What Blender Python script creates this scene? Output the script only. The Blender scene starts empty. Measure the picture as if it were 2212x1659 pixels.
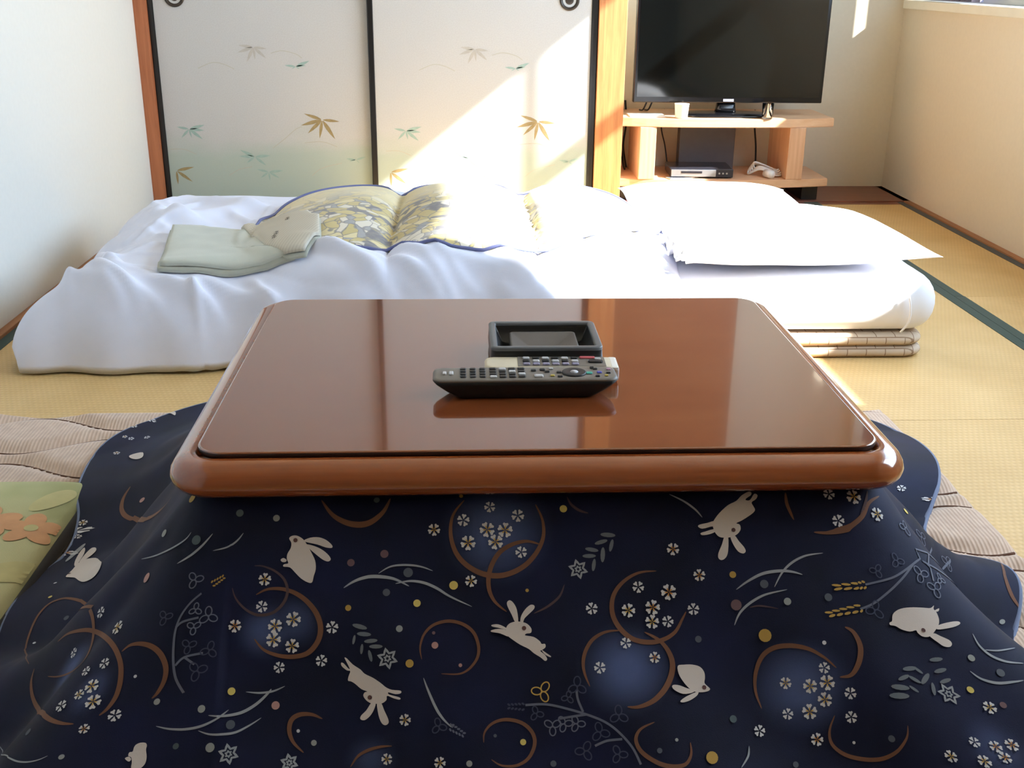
import bpy, bmesh, math, random
import numpy as np
from mathutils import Matrix, Vector, noise
from mathutils.geometry import tessellate_polygon

scene = bpy.context.scene
COL = scene.collection
random.seed(4)

# ---------------------------------------------------------------- camera
FOC, PITCH, YAW, ROLL, CAMZ = 2342.865, math.radians(20.85487), math.radians(2.90533), math.radians(.590122), .93356
cam_d = bpy.data.cameras.new('camera'); cam = bpy.data.objects.new('camera', cam_d); COL.objects.link(cam)
_f = Vector((math.sin(YAW)*math.cos(PITCH), math.cos(YAW)*math.cos(PITCH), -math.sin(PITCH)))
_r = Vector((math.cos(YAW), -math.sin(YAW), 0)); _u = _r.cross(_f)
_r2 = _r*math.cos(ROLL)+_u*math.sin(ROLL); _u2 = -_r*math.sin(ROLL)+_u*math.cos(ROLL)
_m = Matrix((_r2, _u2, -_f)).transposed().to_4x4(); _m.translation = (0, 0, CAMZ)
cam.matrix_world = _m
cam_d.sensor_fit = 'HORIZONTAL'; cam_d.sensor_width = 36; cam_d.lens = FOC/2212*36; cam_d.clip_start = .02
scene.camera = cam

# ---------------------------------------------------------------- sky, sun, exposure
w = bpy.data.worlds.new('sky'); scene.world = w; w.use_nodes = True
bg = w.node_tree.nodes['Background']; bg.inputs['Color'].default_value = (.54, .75, 1.0, 1); bg.inputs['Strength'].default_value = 15.5
sun_d = bpy.data.lights.new('sun', 'SUN'); sun = bpy.data.objects.new('sun', sun_d); COL.objects.link(sun)
SUN_DIR = Vector((-1, .42, -.80))
sun.rotation_euler = SUN_DIR.to_track_quat('-Z', 'Y').to_euler(); sun.location = (5, 0, 5)
sun_d.energy = 46.0; sun_d.angle = math.radians(.9); sun_d.color = (1, .98, .95)
XL, XR, YF, YN, YB, ZC = -1.25, 1.98, 4.545, 5.0, -.75, 2.60      # room: left, right, sliding doors, alcove back, rear, ceiling
WY0, WY1, WZ0, WZ1 = .95, 4.948, .83, 2.10                        # window opening
por_d = bpy.data.lights.new('window_portal', 'AREA'); por = bpy.data.objects.new('window_portal', por_d); COL.objects.link(por)
por_d.shape = 'RECTANGLE'; por_d.size = WZ1-WZ0; por_d.size_y = WY1-WY0; por_d.cycles.is_portal = True
por.location = (XR+.17, (WY0+WY1)/2, (WZ0+WZ1)/2); por.rotation_euler = (0, math.radians(90), 0)
vs = scene.view_settings; vs.view_transform = 'Standard'; vs.look = 'None'; vs.gamma = 1; vs.use_curve_mapping = False; vs.exposure = -0.64
try: scene.cycles.max_bounces = 14; scene.cycles.diffuse_bounces = 8; scene.cycles.caustics_reflective = False; scene.cycles.caustics_refractive = False
except Exception: pass

# ---------------------------------------------------------------- helpers
def lin(c):
    return tuple((v/255/12.92 if v/255 <= .04045 else ((v/255+.055)/1.055)**2.4) for v in c)+(1,)
class NT:
    def __init__(s, name):
        s.m = bpy.data.materials.new(name); s.m.use_nodes = True; s.n = s.m.node_tree.nodes; s.l = s.m.node_tree.links
        s.b = s.n['Principled BSDF']; s.out = s.n['Material Output']
    def add(s, t, **k):
        n = s.n.new(t)
        for a, v in k.items():
            if a.startswith('_'): setattr(n, a[1:], v)
            else:
                key = a.replace('__', ' ')
                n.inputs[int(key[1:]) if key[0] == 'i' and key[1:].isdigit() else key].default_value = v
        return n
    def link(s, a, b): s.l.new(a, b)
    def coords(s, kind='Object', scale=(1, 1, 1), rot=(0, 0, 0)):
        tc = s.add('ShaderNodeTexCoord'); mp = s.add('ShaderNodeMapping'); mp.inputs['Scale'].default_value = scale; mp.inputs['Rotation'].default_value = rot
        s.link(tc.outputs[kind], mp.inputs['Vector']); return mp.outputs['Vector']
    def ramp(s, fac, stops, interp='LINEAR'):
        r = s.add('ShaderNodeValToRGB'); r.color_ramp.interpolation = interp; e = r.color_ramp.elements
        while len(e) < len(stops): e.new(.5)
        for k, (p, c) in zip(e, stops): k.position = p; k.color = c
        s.link(fac, r.inputs['Fac']); return r.outputs['Color']
    def mix(s, fac, a, b, mode='MIX'):
        n = s.add('ShaderNodeMix', _data_type='RGBA', _blend_type=mode)
        for v, i in ((fac, 0), (a, 6), (b, 7)):
            if hasattr(v, 'is_output'): s.link(v, n.inputs[i])
            else: n.inputs[i].default_value = v
        return n.outputs[2]
    def math(s, op, a, b=0.):
        n = s.add('ShaderNodeMath', _operation=op)
        for v, i in ((a, 0), (b, 1)):
            if hasattr(v, 'is_output'): s.link(v, n.inputs[i])
            else: n.inputs[i].default_value = v
        return n.outputs[0]
    def bump(s, h, strength=.3, dist=.002):
        n = s.add('ShaderNodeBump', Strength=strength, Distance=dist); s.link(h, n.inputs['Height']); s.link(n.outputs['Normal'], s.b.inputs['Normal'])
    def color(s, c):
        if hasattr(c, 'is_output'): s.link(c, s.b.inputs['Base Color'])
        else: s.b.inputs['Base Color'].default_value = c
    def set(s, **k):
        for a, v in k.items(): s.b.inputs[a.replace('__', ' ')].default_value = v
def plain(name, c, rough=.5, var=.06, scale=30, spec=.5, metal=0, bump=0, **k):
    """plain material with a slight procedural mottling"""
    t = NT(name); n = t.add('ShaderNodeTexNoise', Scale=scale, Detail=3.); t.link(t.coords(), n.inputs['Vector'])
    a = lin(c); b = tuple(v*(1-var*2) for v in a[:3])+(1,)
    t.color(t.ramp(n.outputs['Fac'], [(.3, b), (.7, a)])); t.set(Roughness=rough, Metallic=metal); t.b.inputs['Specular IOR Level'].default_value = spec
    if bump: t.bump(n.outputs['Fac'], bump, .001)
    t.set(**k); return t.m
def wood(name, c1, c2, axis=0, rough=.45, scale=1., coat=0., spec=.5):
    t = NT(name); sc = [28*scale]*3; sc[axis] = 1.6*scale
    v = t.coords(scale=sc); n = t.add('ShaderNodeTexNoise', Scale=1.6, Detail=5., Distortion=.6); t.link(v, n.inputs['Vector'])
    n2 = t.add('ShaderNodeTexNoise', Scale=9., Detail=2.); t.link(v, n2.inputs['Vector'])
    f = t.math('ADD', t.math('MULTIPLY', n.outputs['Fac'], .75), t.math('MULTIPLY', n2.outputs['Fac'], .25))
    t.color(t.ramp(f, [(.33, lin(c2)), (.66, lin(c1))])); t.set(Roughness=rough); t.b.inputs['Specular IOR Level'].default_value = spec
    if coat: t.set(Coat__Weight=coat, Coat__Roughness=.04)
    return t.m
def cloth(name, c, rough=.85, bump=.25, scale=700., sheen=.2, var=.04):
    t = NT(name); v = t.coords(); a = t.add('ShaderNodeTexNoise', Scale=14., Detail=4.); t.link(v, a.inputs['Vector'])
    col = lin(c); t.color(t.ramp(a.outputs['Fac'], [(.3, tuple(x*(1-2*var) for x in col[:3])+(1,)), (.7, col)]))
    wv = t.add('ShaderNodeTexNoise', Scale=scale, Detail=1.); t.link(v, wv.inputs['Vector']); t.bump(wv.outputs['Fac'], bump, .0006)
    t.set(Roughness=rough, Sheen__Weight=sheen); t.b.inputs['Specular IOR Level'].default_value = .2
    return t.m

def mesh_obj(name, verts, faces, mat, parent=None, smooth=True, loc=None, mats=None, mi=None):
    me = bpy.data.meshes.new(name); me.from_pydata([tuple(v) for v in verts], [], [tuple(f) for f in faces]); me.update()
    for m in (mats or [mat]): me.materials.append(m)
    if mi is not None: me.polygons.foreach_set('material_index', mi)
    if smooth: me.polygons.foreach_set('use_smooth', [True]*len(me.polygons))
    o = bpy.data.objects.new(name, me); COL.objects.link(o)
    if parent is not None: o.parent = parent
    if loc is not None: o.location = loc
    return o
def bm_obj(name, bm, mat, parent=None, smooth=False, loc=None, mats=None):
    me = bpy.data.meshes.new(name); bmesh.ops.recalc_face_normals(bm, faces=bm.faces); bm.to_mesh(me); bm.free()
    for m in (mats or [mat]): me.materials.append(m)
    if smooth:
        me.polygons.foreach_set('use_smooth', [True]*len(me.polygons))
    o = bpy.data.objects.new(name, me); COL.objects.link(o)
    if parent is not None: o.parent = parent
    if loc is not None: o.location = loc
    return o
def box_bm(x0, x1, y0, y1, z0, z1, bev=0., seg=2, bm=None):
    bm2 = bmesh.new(); bmesh.ops.create_cube(bm2, size=1)
    for v in bm2.verts: v.co = Vector(((x0+x1)/2+v.co.x*(x1-x0), (y0+y1)/2+v.co.y*(y1-y0), (z0+z1)/2+v.co.z*(z1-z0)))
    if bev: bmesh.ops.bevel(bm2, geom=bm2.edges[:], offset=bev, segments=seg, profile=.6, affect='EDGES')
    if bm is None: return bm2
    me = bpy.data.meshes.new('tmp'); bm2.to_mesh(me); bm2.free(); bm.from_mesh(me); bpy.data.meshes.remove(me); return bm
def box(name, x0, x1, y0, y1, z0, z1, mat, parent=None, bev=.0, seg=2, smooth=False):
    # a box whose origin is at the centre of its base
    c = ((x0+x1)/2, (y0+y1)/2, min(z0, z1))
    return bm_obj(name, box_bm(x0-c[0], x1-c[0], y0-c[1], y1-c[1], z0-c[2], z1-c[2], bev, seg), mat, parent, smooth, c)
def cyl_bm(r, h, seg=24, r2=None, bev=0.):
    bm = bmesh.new(); bmesh.ops.create_cone(bm, cap_ends=True, segments=seg, radius1=r, radius2=r if r2 is None else r2, depth=h)
    for v in bm.verts: v.co.z += h/2
    if bev:
        es = [e for e in bm.edges if abs(e.verts[0].co.z-e.verts[1].co.z) < 1e-6]
        bmesh.ops.bevel(bm, geom=es, offset=bev, segments=2, affect='EDGES')
    return bm
def empty(name, loc=(0, 0, 0), rotz=0.):
    o = bpy.data.objects.new(name, None); o.empty_display_size = .05; COL.objects.link(o); o.location = loc; o.rotation_euler = (0, 0, rotz); return o
def tag(o, label, cat, group=None):
    o['label'] = label; o['category'] = cat
    if group: o['group'] = group
    return o
def struct(o, label=None, cat=None):
    o['kind'] = 'structure'
    if label: o['label'] = label
    if cat: o['category'] = cat
    return o
def catmull(pts, n=6, closed=False):
    P = [np.array(p, float) for p in pts]; N = len(P); out = []
    for i in range(N if closed else N-1):
        if closed: a, b, c, d = P[(i-1) % N], P[i], P[(i+1) % N], P[(i+2) % N]
        else: a, b, c, d = P[max(i-1, 0)], P[i], P[i+1], P[min(i+2, N-1)]
        for k in range(n):
            t = k/n; out.append(.5*((2*b)+(-a+c)*t+(2*a-5*b+4*c-d)*t*t+(-a+3*b-3*c+d)*t**3))
    if not closed: out.append(P[-1])
    return out
def tube(name, pts, r, mat, parent=None, seg=8, n=6, closed=False, taper=None):
    P = [Vector(p) for p in catmull(pts, n, closed)]; N = len(P); vs_, fs = [], []
    up = Vector((0, 0, 1)); prev = None
    for i, p in enumerate(P):
        t = (P[(i+1) % N]-P[i-1]) if closed else (P[min(i+1, N-1)]-P[max(i-1, 0)]); t.normalize()
        if prev is None: a = t.cross(up) if abs(t.z) < .95 else t.cross(Vector((1, 0, 0)))
        else: a = prev-t*prev.dot(t)
        a.normalize(); prev = a; b = t.cross(a); rr = r*(taper(i/(N-1)) if taper else 1)
        for k in range(seg): q = 2*math.pi*k/seg; vs_.append(p+a*(rr*math.cos(q))+b*(rr*math.sin(q)))
    for i in range(N if closed else N-1):
        for k in range(seg):
            j = (i+1) % N; fs.append((i*seg+k, i*seg+(k+1) % seg, j*seg+(k+1) % seg, j*seg+k))
    if not closed: fs.append(tuple(range(seg))[::-1]); fs.append(tuple((N-1)*seg+k for k in range(seg)))
    c = Vector((sum(v.x for v in vs_)/len(vs_), sum(v.y for v in vs_)/len(vs_), min(v.z for v in vs_)))
    return mesh_obj(name, [v-c for v in vs_], fs, mat, parent, True, c)
def grid_faces(nu, nv, wrap_u=False):
    f = []
    for i in range(nu if wrap_u else nu-1):
        for j in range(nv-1):
            a = i*nv+j; b = ((i+1) % nu)*nv+j; f.append((a, b, b+1, a+1))
    return f
def outline_quads(loops):
    """stitch a list of equal-length closed loops into quads"""
    vs_, fs = [], []; n = len(loops[0])
    for l in loops: vs_ += [tuple(v) for v in l]
    for i in range(len(loops)-1):
        for k in range(n): a = i*n+k; b = i*n+(k+1) % n; fs.append((a, b, b+n, a+n))
    return vs_, fs
def rrect(cx, cy, hx, hy, r, n=8):
    P = []
    for (sx, sy, a0) in ((1, -1, -90), (1, 1, 0), (-1, 1, 90), (-1, -1, 180)):
        for k in range(n+1):
            a = math.radians(a0+90*k/n); P.append((cx+sx*(hx-r)+r*math.cos(a), cy+sy*(hy-r)+r*math.sin(a)))
    return P
def lathe_rect(name, cx, cy, hx, hy, r, prof, mat, parent=None, n=8, loc=None, cap_top=True, cap_bot=True):
    """profile (inset, z) swept round a rounded rectangle, low to high"""
    loops = [[(x, y, z) for x, y in rrect(0, 0, hx-i, hy-i, max(r-i, .002), n)] for i, z in prof]
    v, f = outline_quads(loops); m = len(loops[0])
    if cap_top: f.append(tuple(range(len(v)-m, len(v))))
    if cap_bot: f.append(tuple(range(m))[::-1])
    o = mesh_obj(name, v, f, mat, parent, True, (cx, cy, 0) if loc is None else loc); return o
def auto_sharp(o, ang=40):
    me = o.data; me.set_sharp_from_angle(angle=math.radians(ang)); return o

# ---------------------------------------------------------------- materials of the room
def tatami_mat_material(name, axis):
    t = NT(name); v = t.coords()
    sx = t.add('ShaderNodeSeparateXYZ'); t.link(v, sx.inputs[0]); a, b = (sx.outputs[0], sx.outputs[1]) if axis == 0 else (sx.outputs[1], sx.outputs[0])
    ribs = t.math('SINE', t.math('MULTIPLY', a, 2*math.pi/.0145)); ribs = t.math('ADD', t.math('MULTIPLY', ribs, .5), .5)
    reed = t.math('SINE', t.math('ADD', t.math('MULTIPLY', b, 2*math.pi/.012), t.math('MULTIPLY', t.math('FLOOR', t.math('MULTIPLY', a, 1/.0145)), math.pi)))
    reed = t.math('ADD', t.math('MULTIPLY', reed, .5), .5); h = t.math('MULTIPLY', t.math('ADD', ribs, reed), .5)
    n = t.add('ShaderNodeTexNoise', Scale=3.5, Detail=6., Roughness=.65); t.link(v, n.inputs['Vector'])
    c1 = t.ramp(n.outputs['Fac'], [(.3, lin((208, 174, 116))), (.7, lin((224, 192, 136)))])
    t.color(t.mix(t.math('MULTIPLY', t.math('SUBTRACT', 1., h), .32), c1, lin((168, 128, 76))))
    t.bump(h, .5, .0016); t.set(Roughness=.55); t.b.inputs['Specular IOR Level'].default_value = .35; return t.m
M_TAT_Y = tatami_mat_material('tatami_reed_long_y', 1); M_TAT_X = tatami_mat_material('tatami_reed_long_x', 0)
M_HERI = cloth('border_dark_green', (38, 66, 58), .7, .4, 900.); M_HERI_DK = cloth('border_black_green', (38, 42, 38), .7, .4, 900.)
M_WALL = plain('plaster_white', (224, 223, 217), .85, .012, 60, .2, bump=.15)
M_WALL_BEIGE = plain('plaster_cream', (226, 215, 192), .85, .015, 60, .2, bump=.15)
M_WALL_REAR = plain('plaster_brown', (134, 118, 98), .85, .03, 60, .2, bump=.15)
M_CEIL = wood('ceiling_boards', (206, 190, 162), (192, 174, 144), 0, .6)
M_POST = wood('post_cedar', (206, 142, 88), (182, 112, 66), 2, .5); M_POST_L = wood('post_cedar_dark', (186, 116, 76), (160, 92, 58), 2, .5)
M_RAIL = wood('rail_cedar', (160, 108, 72), (136, 86, 56), 0, .5); M_SKIRT = wood('skirt_cedar', (176, 124, 84), (150, 100, 64), 1, .55)
M_PLANK = wood('alcove_plank', (132, 78, 58), (104, 58, 44), 0, .35)
M_BLACK = plain('black_lacquer', (22, 20, 20), .3, .1, 30, .5)
M_SILL = plain('sill_white', (236, 232, 214), .45, .02, 20, .4); M_ALU = plain('sash_aluminium', (176, 172, 166), .4, .03, 20, .5, .8)
def fusuma_paper():
    t = NT('fusuma_paper'); v = t.coords(); s = t.add('ShaderNodeSeparateXYZ'); t.link(v, s.inputs[0])
    n = t.add('ShaderNodeTexNoise', Scale=3.2, Detail=3.); mp = t.coords(scale=(1, 1, 3)); t.link(mp, n.inputs['Vector'])
    f = t.math('ADD', s.outputs[2], t.math('MULTIPLY', t.math('SUBTRACT', n.outputs['Fac'], .5), .22))
    wash = t.ramp(f, [(.0, (1, 1, 1, 1)), (.20, (.85, .85, .85, 1)), (.31, (0, 0, 0, 1))])
    n2 = t.add('ShaderNodeTexNoise', Scale=260., Detail=2.); t.link(v, n2.inputs['Vector'])
    base = t.ramp(n2.outputs['Fac'], [(.35, lin((190, 189, 188))), (.65, lin((197, 197, 196)))])
    t.color(t.mix(t.math('MULTIPLY', wash, .8), base, lin((166, 184, 172)))); t.set(Roughness=.7); t.b.inputs['Specular IOR Level'].default_value = .25; return t.m
M_FUS = fusuma_paper()
M_LEAF = [plain('print_leaf_grey', (186, 182, 175), .7, .05, 60, .2), plain('print_leaf_teal', (160, 184, 177), .7, .06, 60, .2), plain('print_leaf_gold', (165, 146, 106), .6, .12, 60, .25)]
M_STEM = plain('print_stem', (186, 184, 172), .7, .04, 60, .2)
def glass_mat():
    t = NT('window_glass'); tr = t.add('ShaderNodeBsdfTransparent', Color=(.95, .96, .96, 1)); gl = t.add('ShaderNodeBsdfGlossy', Roughness=.02)
    mx = t.add('ShaderNodeMixShader', i0=.05); t.link(tr.outputs[0], mx.inputs[1]); t.link(gl.outputs[0], mx.inputs[2])
    t.link(mx.outputs[0], t.out.inputs['Surface']); return t.m
M_GLASS = glass_mat()
def frosted_mat():
    t = NT('frosted_glass'); n = t.add('ShaderNodeTexNoise', Scale=180., Detail=2.); t.link(t.coords(), n.inputs['Vector'])
    tr = t.add('ShaderNodeBsdfTranslucent'); t.link(t.ramp(n.outputs['Fac'], [(.3, (.84, .88, .90, 1)), (.7, (.92, .95, .96, 1))]), tr.inputs['Color']); t.link(tr.outputs[0], t.out.inputs['Surface']); return t.m
M_FROST = frosted_mat()

# ---------------------------------------------------------------- floor
floor = struct(box('floor', XL-.1, XR+.17, YB-.1, YN+.1, -.08, -.02, M_PLANK))
def tatami(x0, x1, y0, y1, long_axis, borders, dark=False, wd=.033):
    """one mat with its cloth borders; borders lists the edges that carry one"""
    g = .0008; m = box('tatami_mat', x0+g, x1-g, y0+g, y1-g, -.02, 0, M_TAT_Y if long_axis == 'y' else M_TAT_X, floor)
    m.matrix_parent_inverse = floor.matrix_world.inverted()
    m.location = Vector(m.location)
    for e in borders:
        a, b, c, d = {'l': (x0, x0+wd, y0, y1), 'r': (x1-wd, x1, y0, y1), 'n': (x0, x1, y0, y0+wd), 'f': (x0, x1, y1-wd, y1)}[e[0]]
        dk = dark or e.endswith('d'); bo = box('border', a+g, b-g, c+g, d-g, -.001, .0014, M_HERI_DK if dk else M_HERI)
        bo.parent = m; bo.location = Vector(bo.location)-Vector(m.location)
    return m
bpy.context.view_layer.update()
def under(o, parent):
    """parent o while keeping its place in the room"""
    o.parent = parent; o.location = Vector(o.location)-Vector(parent.location); return o
def tat(*a, **k):
    m = tatami(*a, **k); m.parent = floor; m.matrix_parent_inverse = Matrix(); m.location = Vector(m.location)-Vector(floor.location); return m
tat(XL+.025, -.37, 1.24, 3.0, 'y', ['l', 'r']); tat(XL+.025, -.37, YB, 1.24, 'y', ['l', 'r'])
tat(-.37, .655, YB, 1.24, 'y', []); tat(-.37, .655, 1.24, 3.0, 'y', [])
tat(.655, 1.535, YB, 2.2, 'y', ['r']); tat(.655, 1.535, 2.2, 4.65, 'y', ['r'])
tat(1.535, 1.95, YB, 3.18, 'y', ['l', 'rd'], wd=.034); tat(1.535, 1.95, 3.18, 4.65, 'y', ['l', 'rd'], wd=.032)
tat(XL+.025, .655, 3.0, 3.765, 'x', ['nd', 'fd']); tat(XL+.025, .655, 3.765, 4.48, 'x', ['nd', 'fd'])
under(box('floor_board', .655, XR, 4.65, YN, -.02, .006, M_PLANK, bev=.002), floor)
under(box('floor_board', .655, XR-.03, 4.60, 4.65, -.02, .001, M_PLANK), floor)

# ---------------------------------------------------------------- walls and trim
struct(box('wall_left', XL-.1, XL, YB-.1, YN+.1, -.05, ZC, M_WALL))
struct(box('baseboard_left', XL, XL+.025, YB, YF-.06, -.02, .010, M_SKIRT, bev=.002))
struct(box('baseboard_right', 1.951, XR, YB, YN, -.02, .006, M_SKIRT))
struct(box('wall_rear', XL, XR+.17, YB-.1, YB, -.05, ZC, M_WALL_REAR))
struct(box('ceiling', XL-.1, XR+.17, YB-.1, YN+.1, ZC, ZC+.08, M_CEIL))
bmw = bmesh.new()
for a in ((YB, WY0, -.05, ZC), (WY1, YN, -.05, ZC), (WY0, WY1, -.05, WZ0-.035), (WY0, WY1, WZ1, ZC)): box_bm(XR, XR+.17, a[0], a[1], a[2], a[3], bm=bmw)
struct(bm_obj('wall_right', bmw, M_WALL_BEIGE))
struct(box('wall_back', .62, XR, YN, YN+.1, -.05, ZC, M_WALL_BEIGE))
struct(box('wall_alcove_side', .60, .655, 4.60, YN, -.05, ZC, M_WALL_BEIGE))
struct(box('wall_above_doors', XL, .60, YF-.01, YF+.10, 2.05, ZC, M_WALL_BEIGE)); struct(box('wall_behind_doors', XL, .60, YF+.14, YF+.2, -.05, ZC, M_WALL_BEIGE))
struct(box('wall_alcove_upper', .655, 1.272, 4.72, YN, 1.15, ZC, M_RAIL))
struct(box('trim_1', .555, .668, 4.475, 4.60, -.02, ZC, M_POST, bev=.003))
struct(box('trim_2', XL, XL+.046, 4.485, 4.62, -.02, ZC, M_POST_L, bev=.002))
struct(box('trim_3', XL+.046, .555, 4.48, 4.60, 1.98, 2.05, M_RAIL, bev=.002)); struct(box('trim_4', XL+.046, .555, 4.48, 4.60, -.02, .012, M_RAIL, bev=.002))

# ---------------------------------------------------------------- window on the right
win = struct(empty('window_1', (XR, WY0, WZ0-.035)))
def wbox(name, *a, **k):
    o = box(name, *a, **k); return under(o, win)
wbox('window_sill', XR-.018, XR+.17, WY0-.03, WY1+.03, WZ0-.035, WZ0, M_SILL, bev=.004)
wbox('frame_jamb', XR+.09, XR+.17, WY0, WY0+.03, WZ0, WZ1, M_ALU); wbox('frame_jamb', XR+.09, XR+.17, WY1-.03, WY1, WZ0, WZ1, M_ALU)
wbox('frame_head', XR+.09, XR+.17, WY0+.03, WY1-.03, WZ1-.03, WZ1, M_ALU); wbox('frame_track', XR+.09, XR+.17, WY0+.03, WY1-.03, WZ0, WZ0+.022, M_ALU)
NY0, NY1 = WY0+.03, 1.79  # unseen near sash, frosted pane added to diffuse the sun and brighten this side
for a, b in ((NY0, NY0+.035), (NY1-.035, NY1)): wbox('sash_stile', XR+.125, XR+.15, a, b, WZ0+.022, WZ1-.03, M_ALU)
for a, b in ((WZ0+.022, WZ0+.06), (WZ1-.065, WZ1-.03)): wbox('sash_rail', XR+.127, XR+.148, NY0+.035, NY1-.035, a, b, M_ALU)
fp = mesh_obj('added_frosted_pane', [(0, NY0+.03, WZ0+.055), (0, NY1-.03, WZ0+.055), (0, NY1-.03, WZ1-.06), (0, NY0+.03, WZ1-.06)], [(0, 1, 2, 3)], M_FROST, None, False); fp.location = (XR+.137, 0, 0); under(fp, win)
SY0, SY1 = 3.71, WY1-.03
for a, b in ((SY0, SY0+.035), (SY1-.035, SY1)): wbox('sash_stile', XR+.11, XR+.135, a, b, WZ0+.022, WZ1-.03, M_ALU)
for a, b in ((WZ0+.022, WZ0+.06), (1.50, 1.58), (WZ1-.065, WZ1-.03)): wbox('sash_rail', XR+.112, XR+.133, SY0+.035, SY1-.035, a, b, M_ALU)
for a, b in ((WZ0+.06, 1.50), (1.58, WZ1-.065)): wbox('glass_pane', XR+.120, XR+.124, SY0+.035, SY1-.035, a, b, M_GLASS)

# tied-back curtain gathered at the far end of the window
M_CURT = cloth('curtain_mauve', (124, 116, 132), .85, .3, 500., .2)
cu_root = tag(empty('curtain', (XR+.045, 4.65, WZ0+.006)), 'mauve grey curtain tied back at the far end of the window', 'curtain')
nu_, nv_ = 120, 30; v = []
for i in range(nu_):
    for j in range(nv_):
        a, b = i/(nu_-1), j/(nv_-1); z = WZ0+.006+(WZ1-.05-WZ0-.006)*b; near = 4.41-.12*max(0, (b-.28)/.72)**.8-.04*max(0, (.28-b)/.28); y = near+(4.890-near)*a
        v.append((.026*math.sin(a*math.pi*22)*(.75+.25*b), y-4.65, z-WZ0-.006))
mesh_obj('curtain_cloth', v, grid_faces(nu_, nv_), M_CURT, cu_root)
tie = lathe_rect('curtain_tie', 0, 0, .036, .243, .03, [(0, 0), (-.002, .02), (0, .04)], M_CURT, cu_root, 6, (0, .006, .30), False, False)
# ---------------------------------------------------------------- sliding paper doors
FUS_LEAVES = [(0,(396,642),[(338,649),(333,621),(367,585),(400,595),(444,600),(449,636)]),(1,(558,569),[(514,574),(541,560),(573,560),(614,591),(598,574)]),(1,(116,323),[(67,332),(82,288),(123,288),(167,283),(180,340),(176,318)]),(2,(652,362),[(580,386),(565,339),(591,307),(638,287),(701,284),(722,355)]),(1,(371,213),[(313,240),(308,215),(336,187),(415,177),(435,218)]),(1,(423,151),[(375,162),(388,126),(426,115),(465,126),(482,157)]),(2,(49,156),[(51,99),(111,110),(122,171)]),(1,(782,201),[(741,206),(756,196),(796,188),(823,214)])]
FUS_STEMS = [[(173,560),(229,582),(273,577),(316,558)],[(463,619),(508,629),(561,617),(585,601)],[(33,242),(88,242),(137,222)],[(599,136),(642,167),(725,188)],[(261,136),(304,161),(356,172)],[(447,248),(495,284),(544,324),(569,334)],[(576,269),(647,274),(707,254)]]
def leaf_poly(c, t, wd=.16):
    c = np.array(c, float); t = np.array(t, float); d = t-c; n = np.array((-d[1], d[0])); L = []
    for q, w_ in ((.06, .2), (.25, .8), (.45, 1), (.7, .72), (.88, .3), (1, .0)): L.append((c+d*q+n*wd*w_*.5, c+d*q-n*wd*w_*.5))
    return [a for a, b in L]+[b for a, b in L[-2::-1]]
def fusuma(n, x0, x1, y0, pulls, dx=0.):
    d = struct(empty('door_%d' % n, (x0, y0, .012))); z0, z1, th, fw = .012, 1.98, .028, .022
    def db(name, *a, **k): return under(box(name, *a, **k), d)
    pn = db('paper_panel', x0+fw, x1-fw, y0+.005, y0+th-.005, z0+.02, z1-.02, M_FUS)
    # keep the print origin at the door's lower left corner
    me = pn.data; off = Vector(pn.location)-Vector((fw, .005, .0)); me.transform(Matrix.Translation(off)); pn.location = (fw, .005, 0)
    db('stile', x0, x0+fw, y0, y0+th, z0, z1, M_BLACK, bev=.003); db('stile', x1-fw-.004, x1, y0, y0+th, z0, z1, M_BLACK, bev=.003)
    db('rail', x0+fw, x1-fw, y0+.001, y0+th-.001, z0, z0+.02, M_BLACK); db('rail', x0+fw, x1-fw, y0+.001, y0+th-.001, z1-.02, z1, M_BLACK)
    yy = y0+.0044
    for k, c, tips in FUS_LEAVES:
        v, f = [], []
        for tp in tips:
            P = leaf_poly(np.array(c)/1000, np.array(tp)/1000, .17 if k == 2 else .2); i0 = len(v); v += [(p[0], 0, p[1]) for p in P]; f.append(tuple(range(i0, i0+len(P)))[::-1])
        v = [(a-c[0]/1000, b, z-c[1]/1000) for a, b, z in v]
        o = mesh_obj('bamboo_leaf_print', v, f, M_LEAF[k], d, False); o.location = (c[0]/1000+dx, yy-y0, c[1]/1000-.012)
    for s in FUS_STEMS:
        P = catmull([np.array(q)/1000 for q in s], 6); v, f = [], []
        for i, p in enumerate(P):
            t_ = P[min(i+1, len(P)-1)]-P[max(i-1, 0)]; t_ = t_/np.linalg.norm(t_); n_ = np.array((-t_[1], t_[0]))*.0014; v += [(p[0]+n_[0], 0, p[1]+n_[1]), (p[0]-n_[0], 0, p[1]-n_[1])]
        f = [(2*i, 2*i+1, 2*i+3, 2*i+2) for i in range(len(P)-1)]; o = mesh_obj('bamboo_stem_print', v, f, M_STEM, d, False); o.location = (dx, yy-y0+.0003, -.012)
    for px_ in pulls:
        # round recessed pull: rim, dish, centre boss
        prof = [(.039, .0), (.039, .003), (.036, .0055), (.031, .0045), (.028, .001), (.026, -.002), (.020, -.003), (.017, -.0015), (.010, -.001), (.0, -.001)]
        v = [(r*math.cos(2*math.pi*k/32), -h, r*math.sin(2*math.pi*k/32)) for r, h in prof for k in range(32)]
        f = [(i*32+k, i*32+(k+1) % 32, (i+1)*32+(k+1) % 32, (i+1)*32+k) for i in range(len(prof)-1) for k in range(32)]
        o = mesh_obj('door_pull', v, f, M_PULL, d); o.location = (px_-x0, .0035, .828-.012)
    return d
M_PULL = plain('pull_bronze', (74, 66, 60), .35, .12, 120, .6, .6)
fusuma(1, XL+.046, -.331, 4.515, [-1.098]); fusuma(2, -.353, .553, 4.484, [.438], .024)

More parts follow.
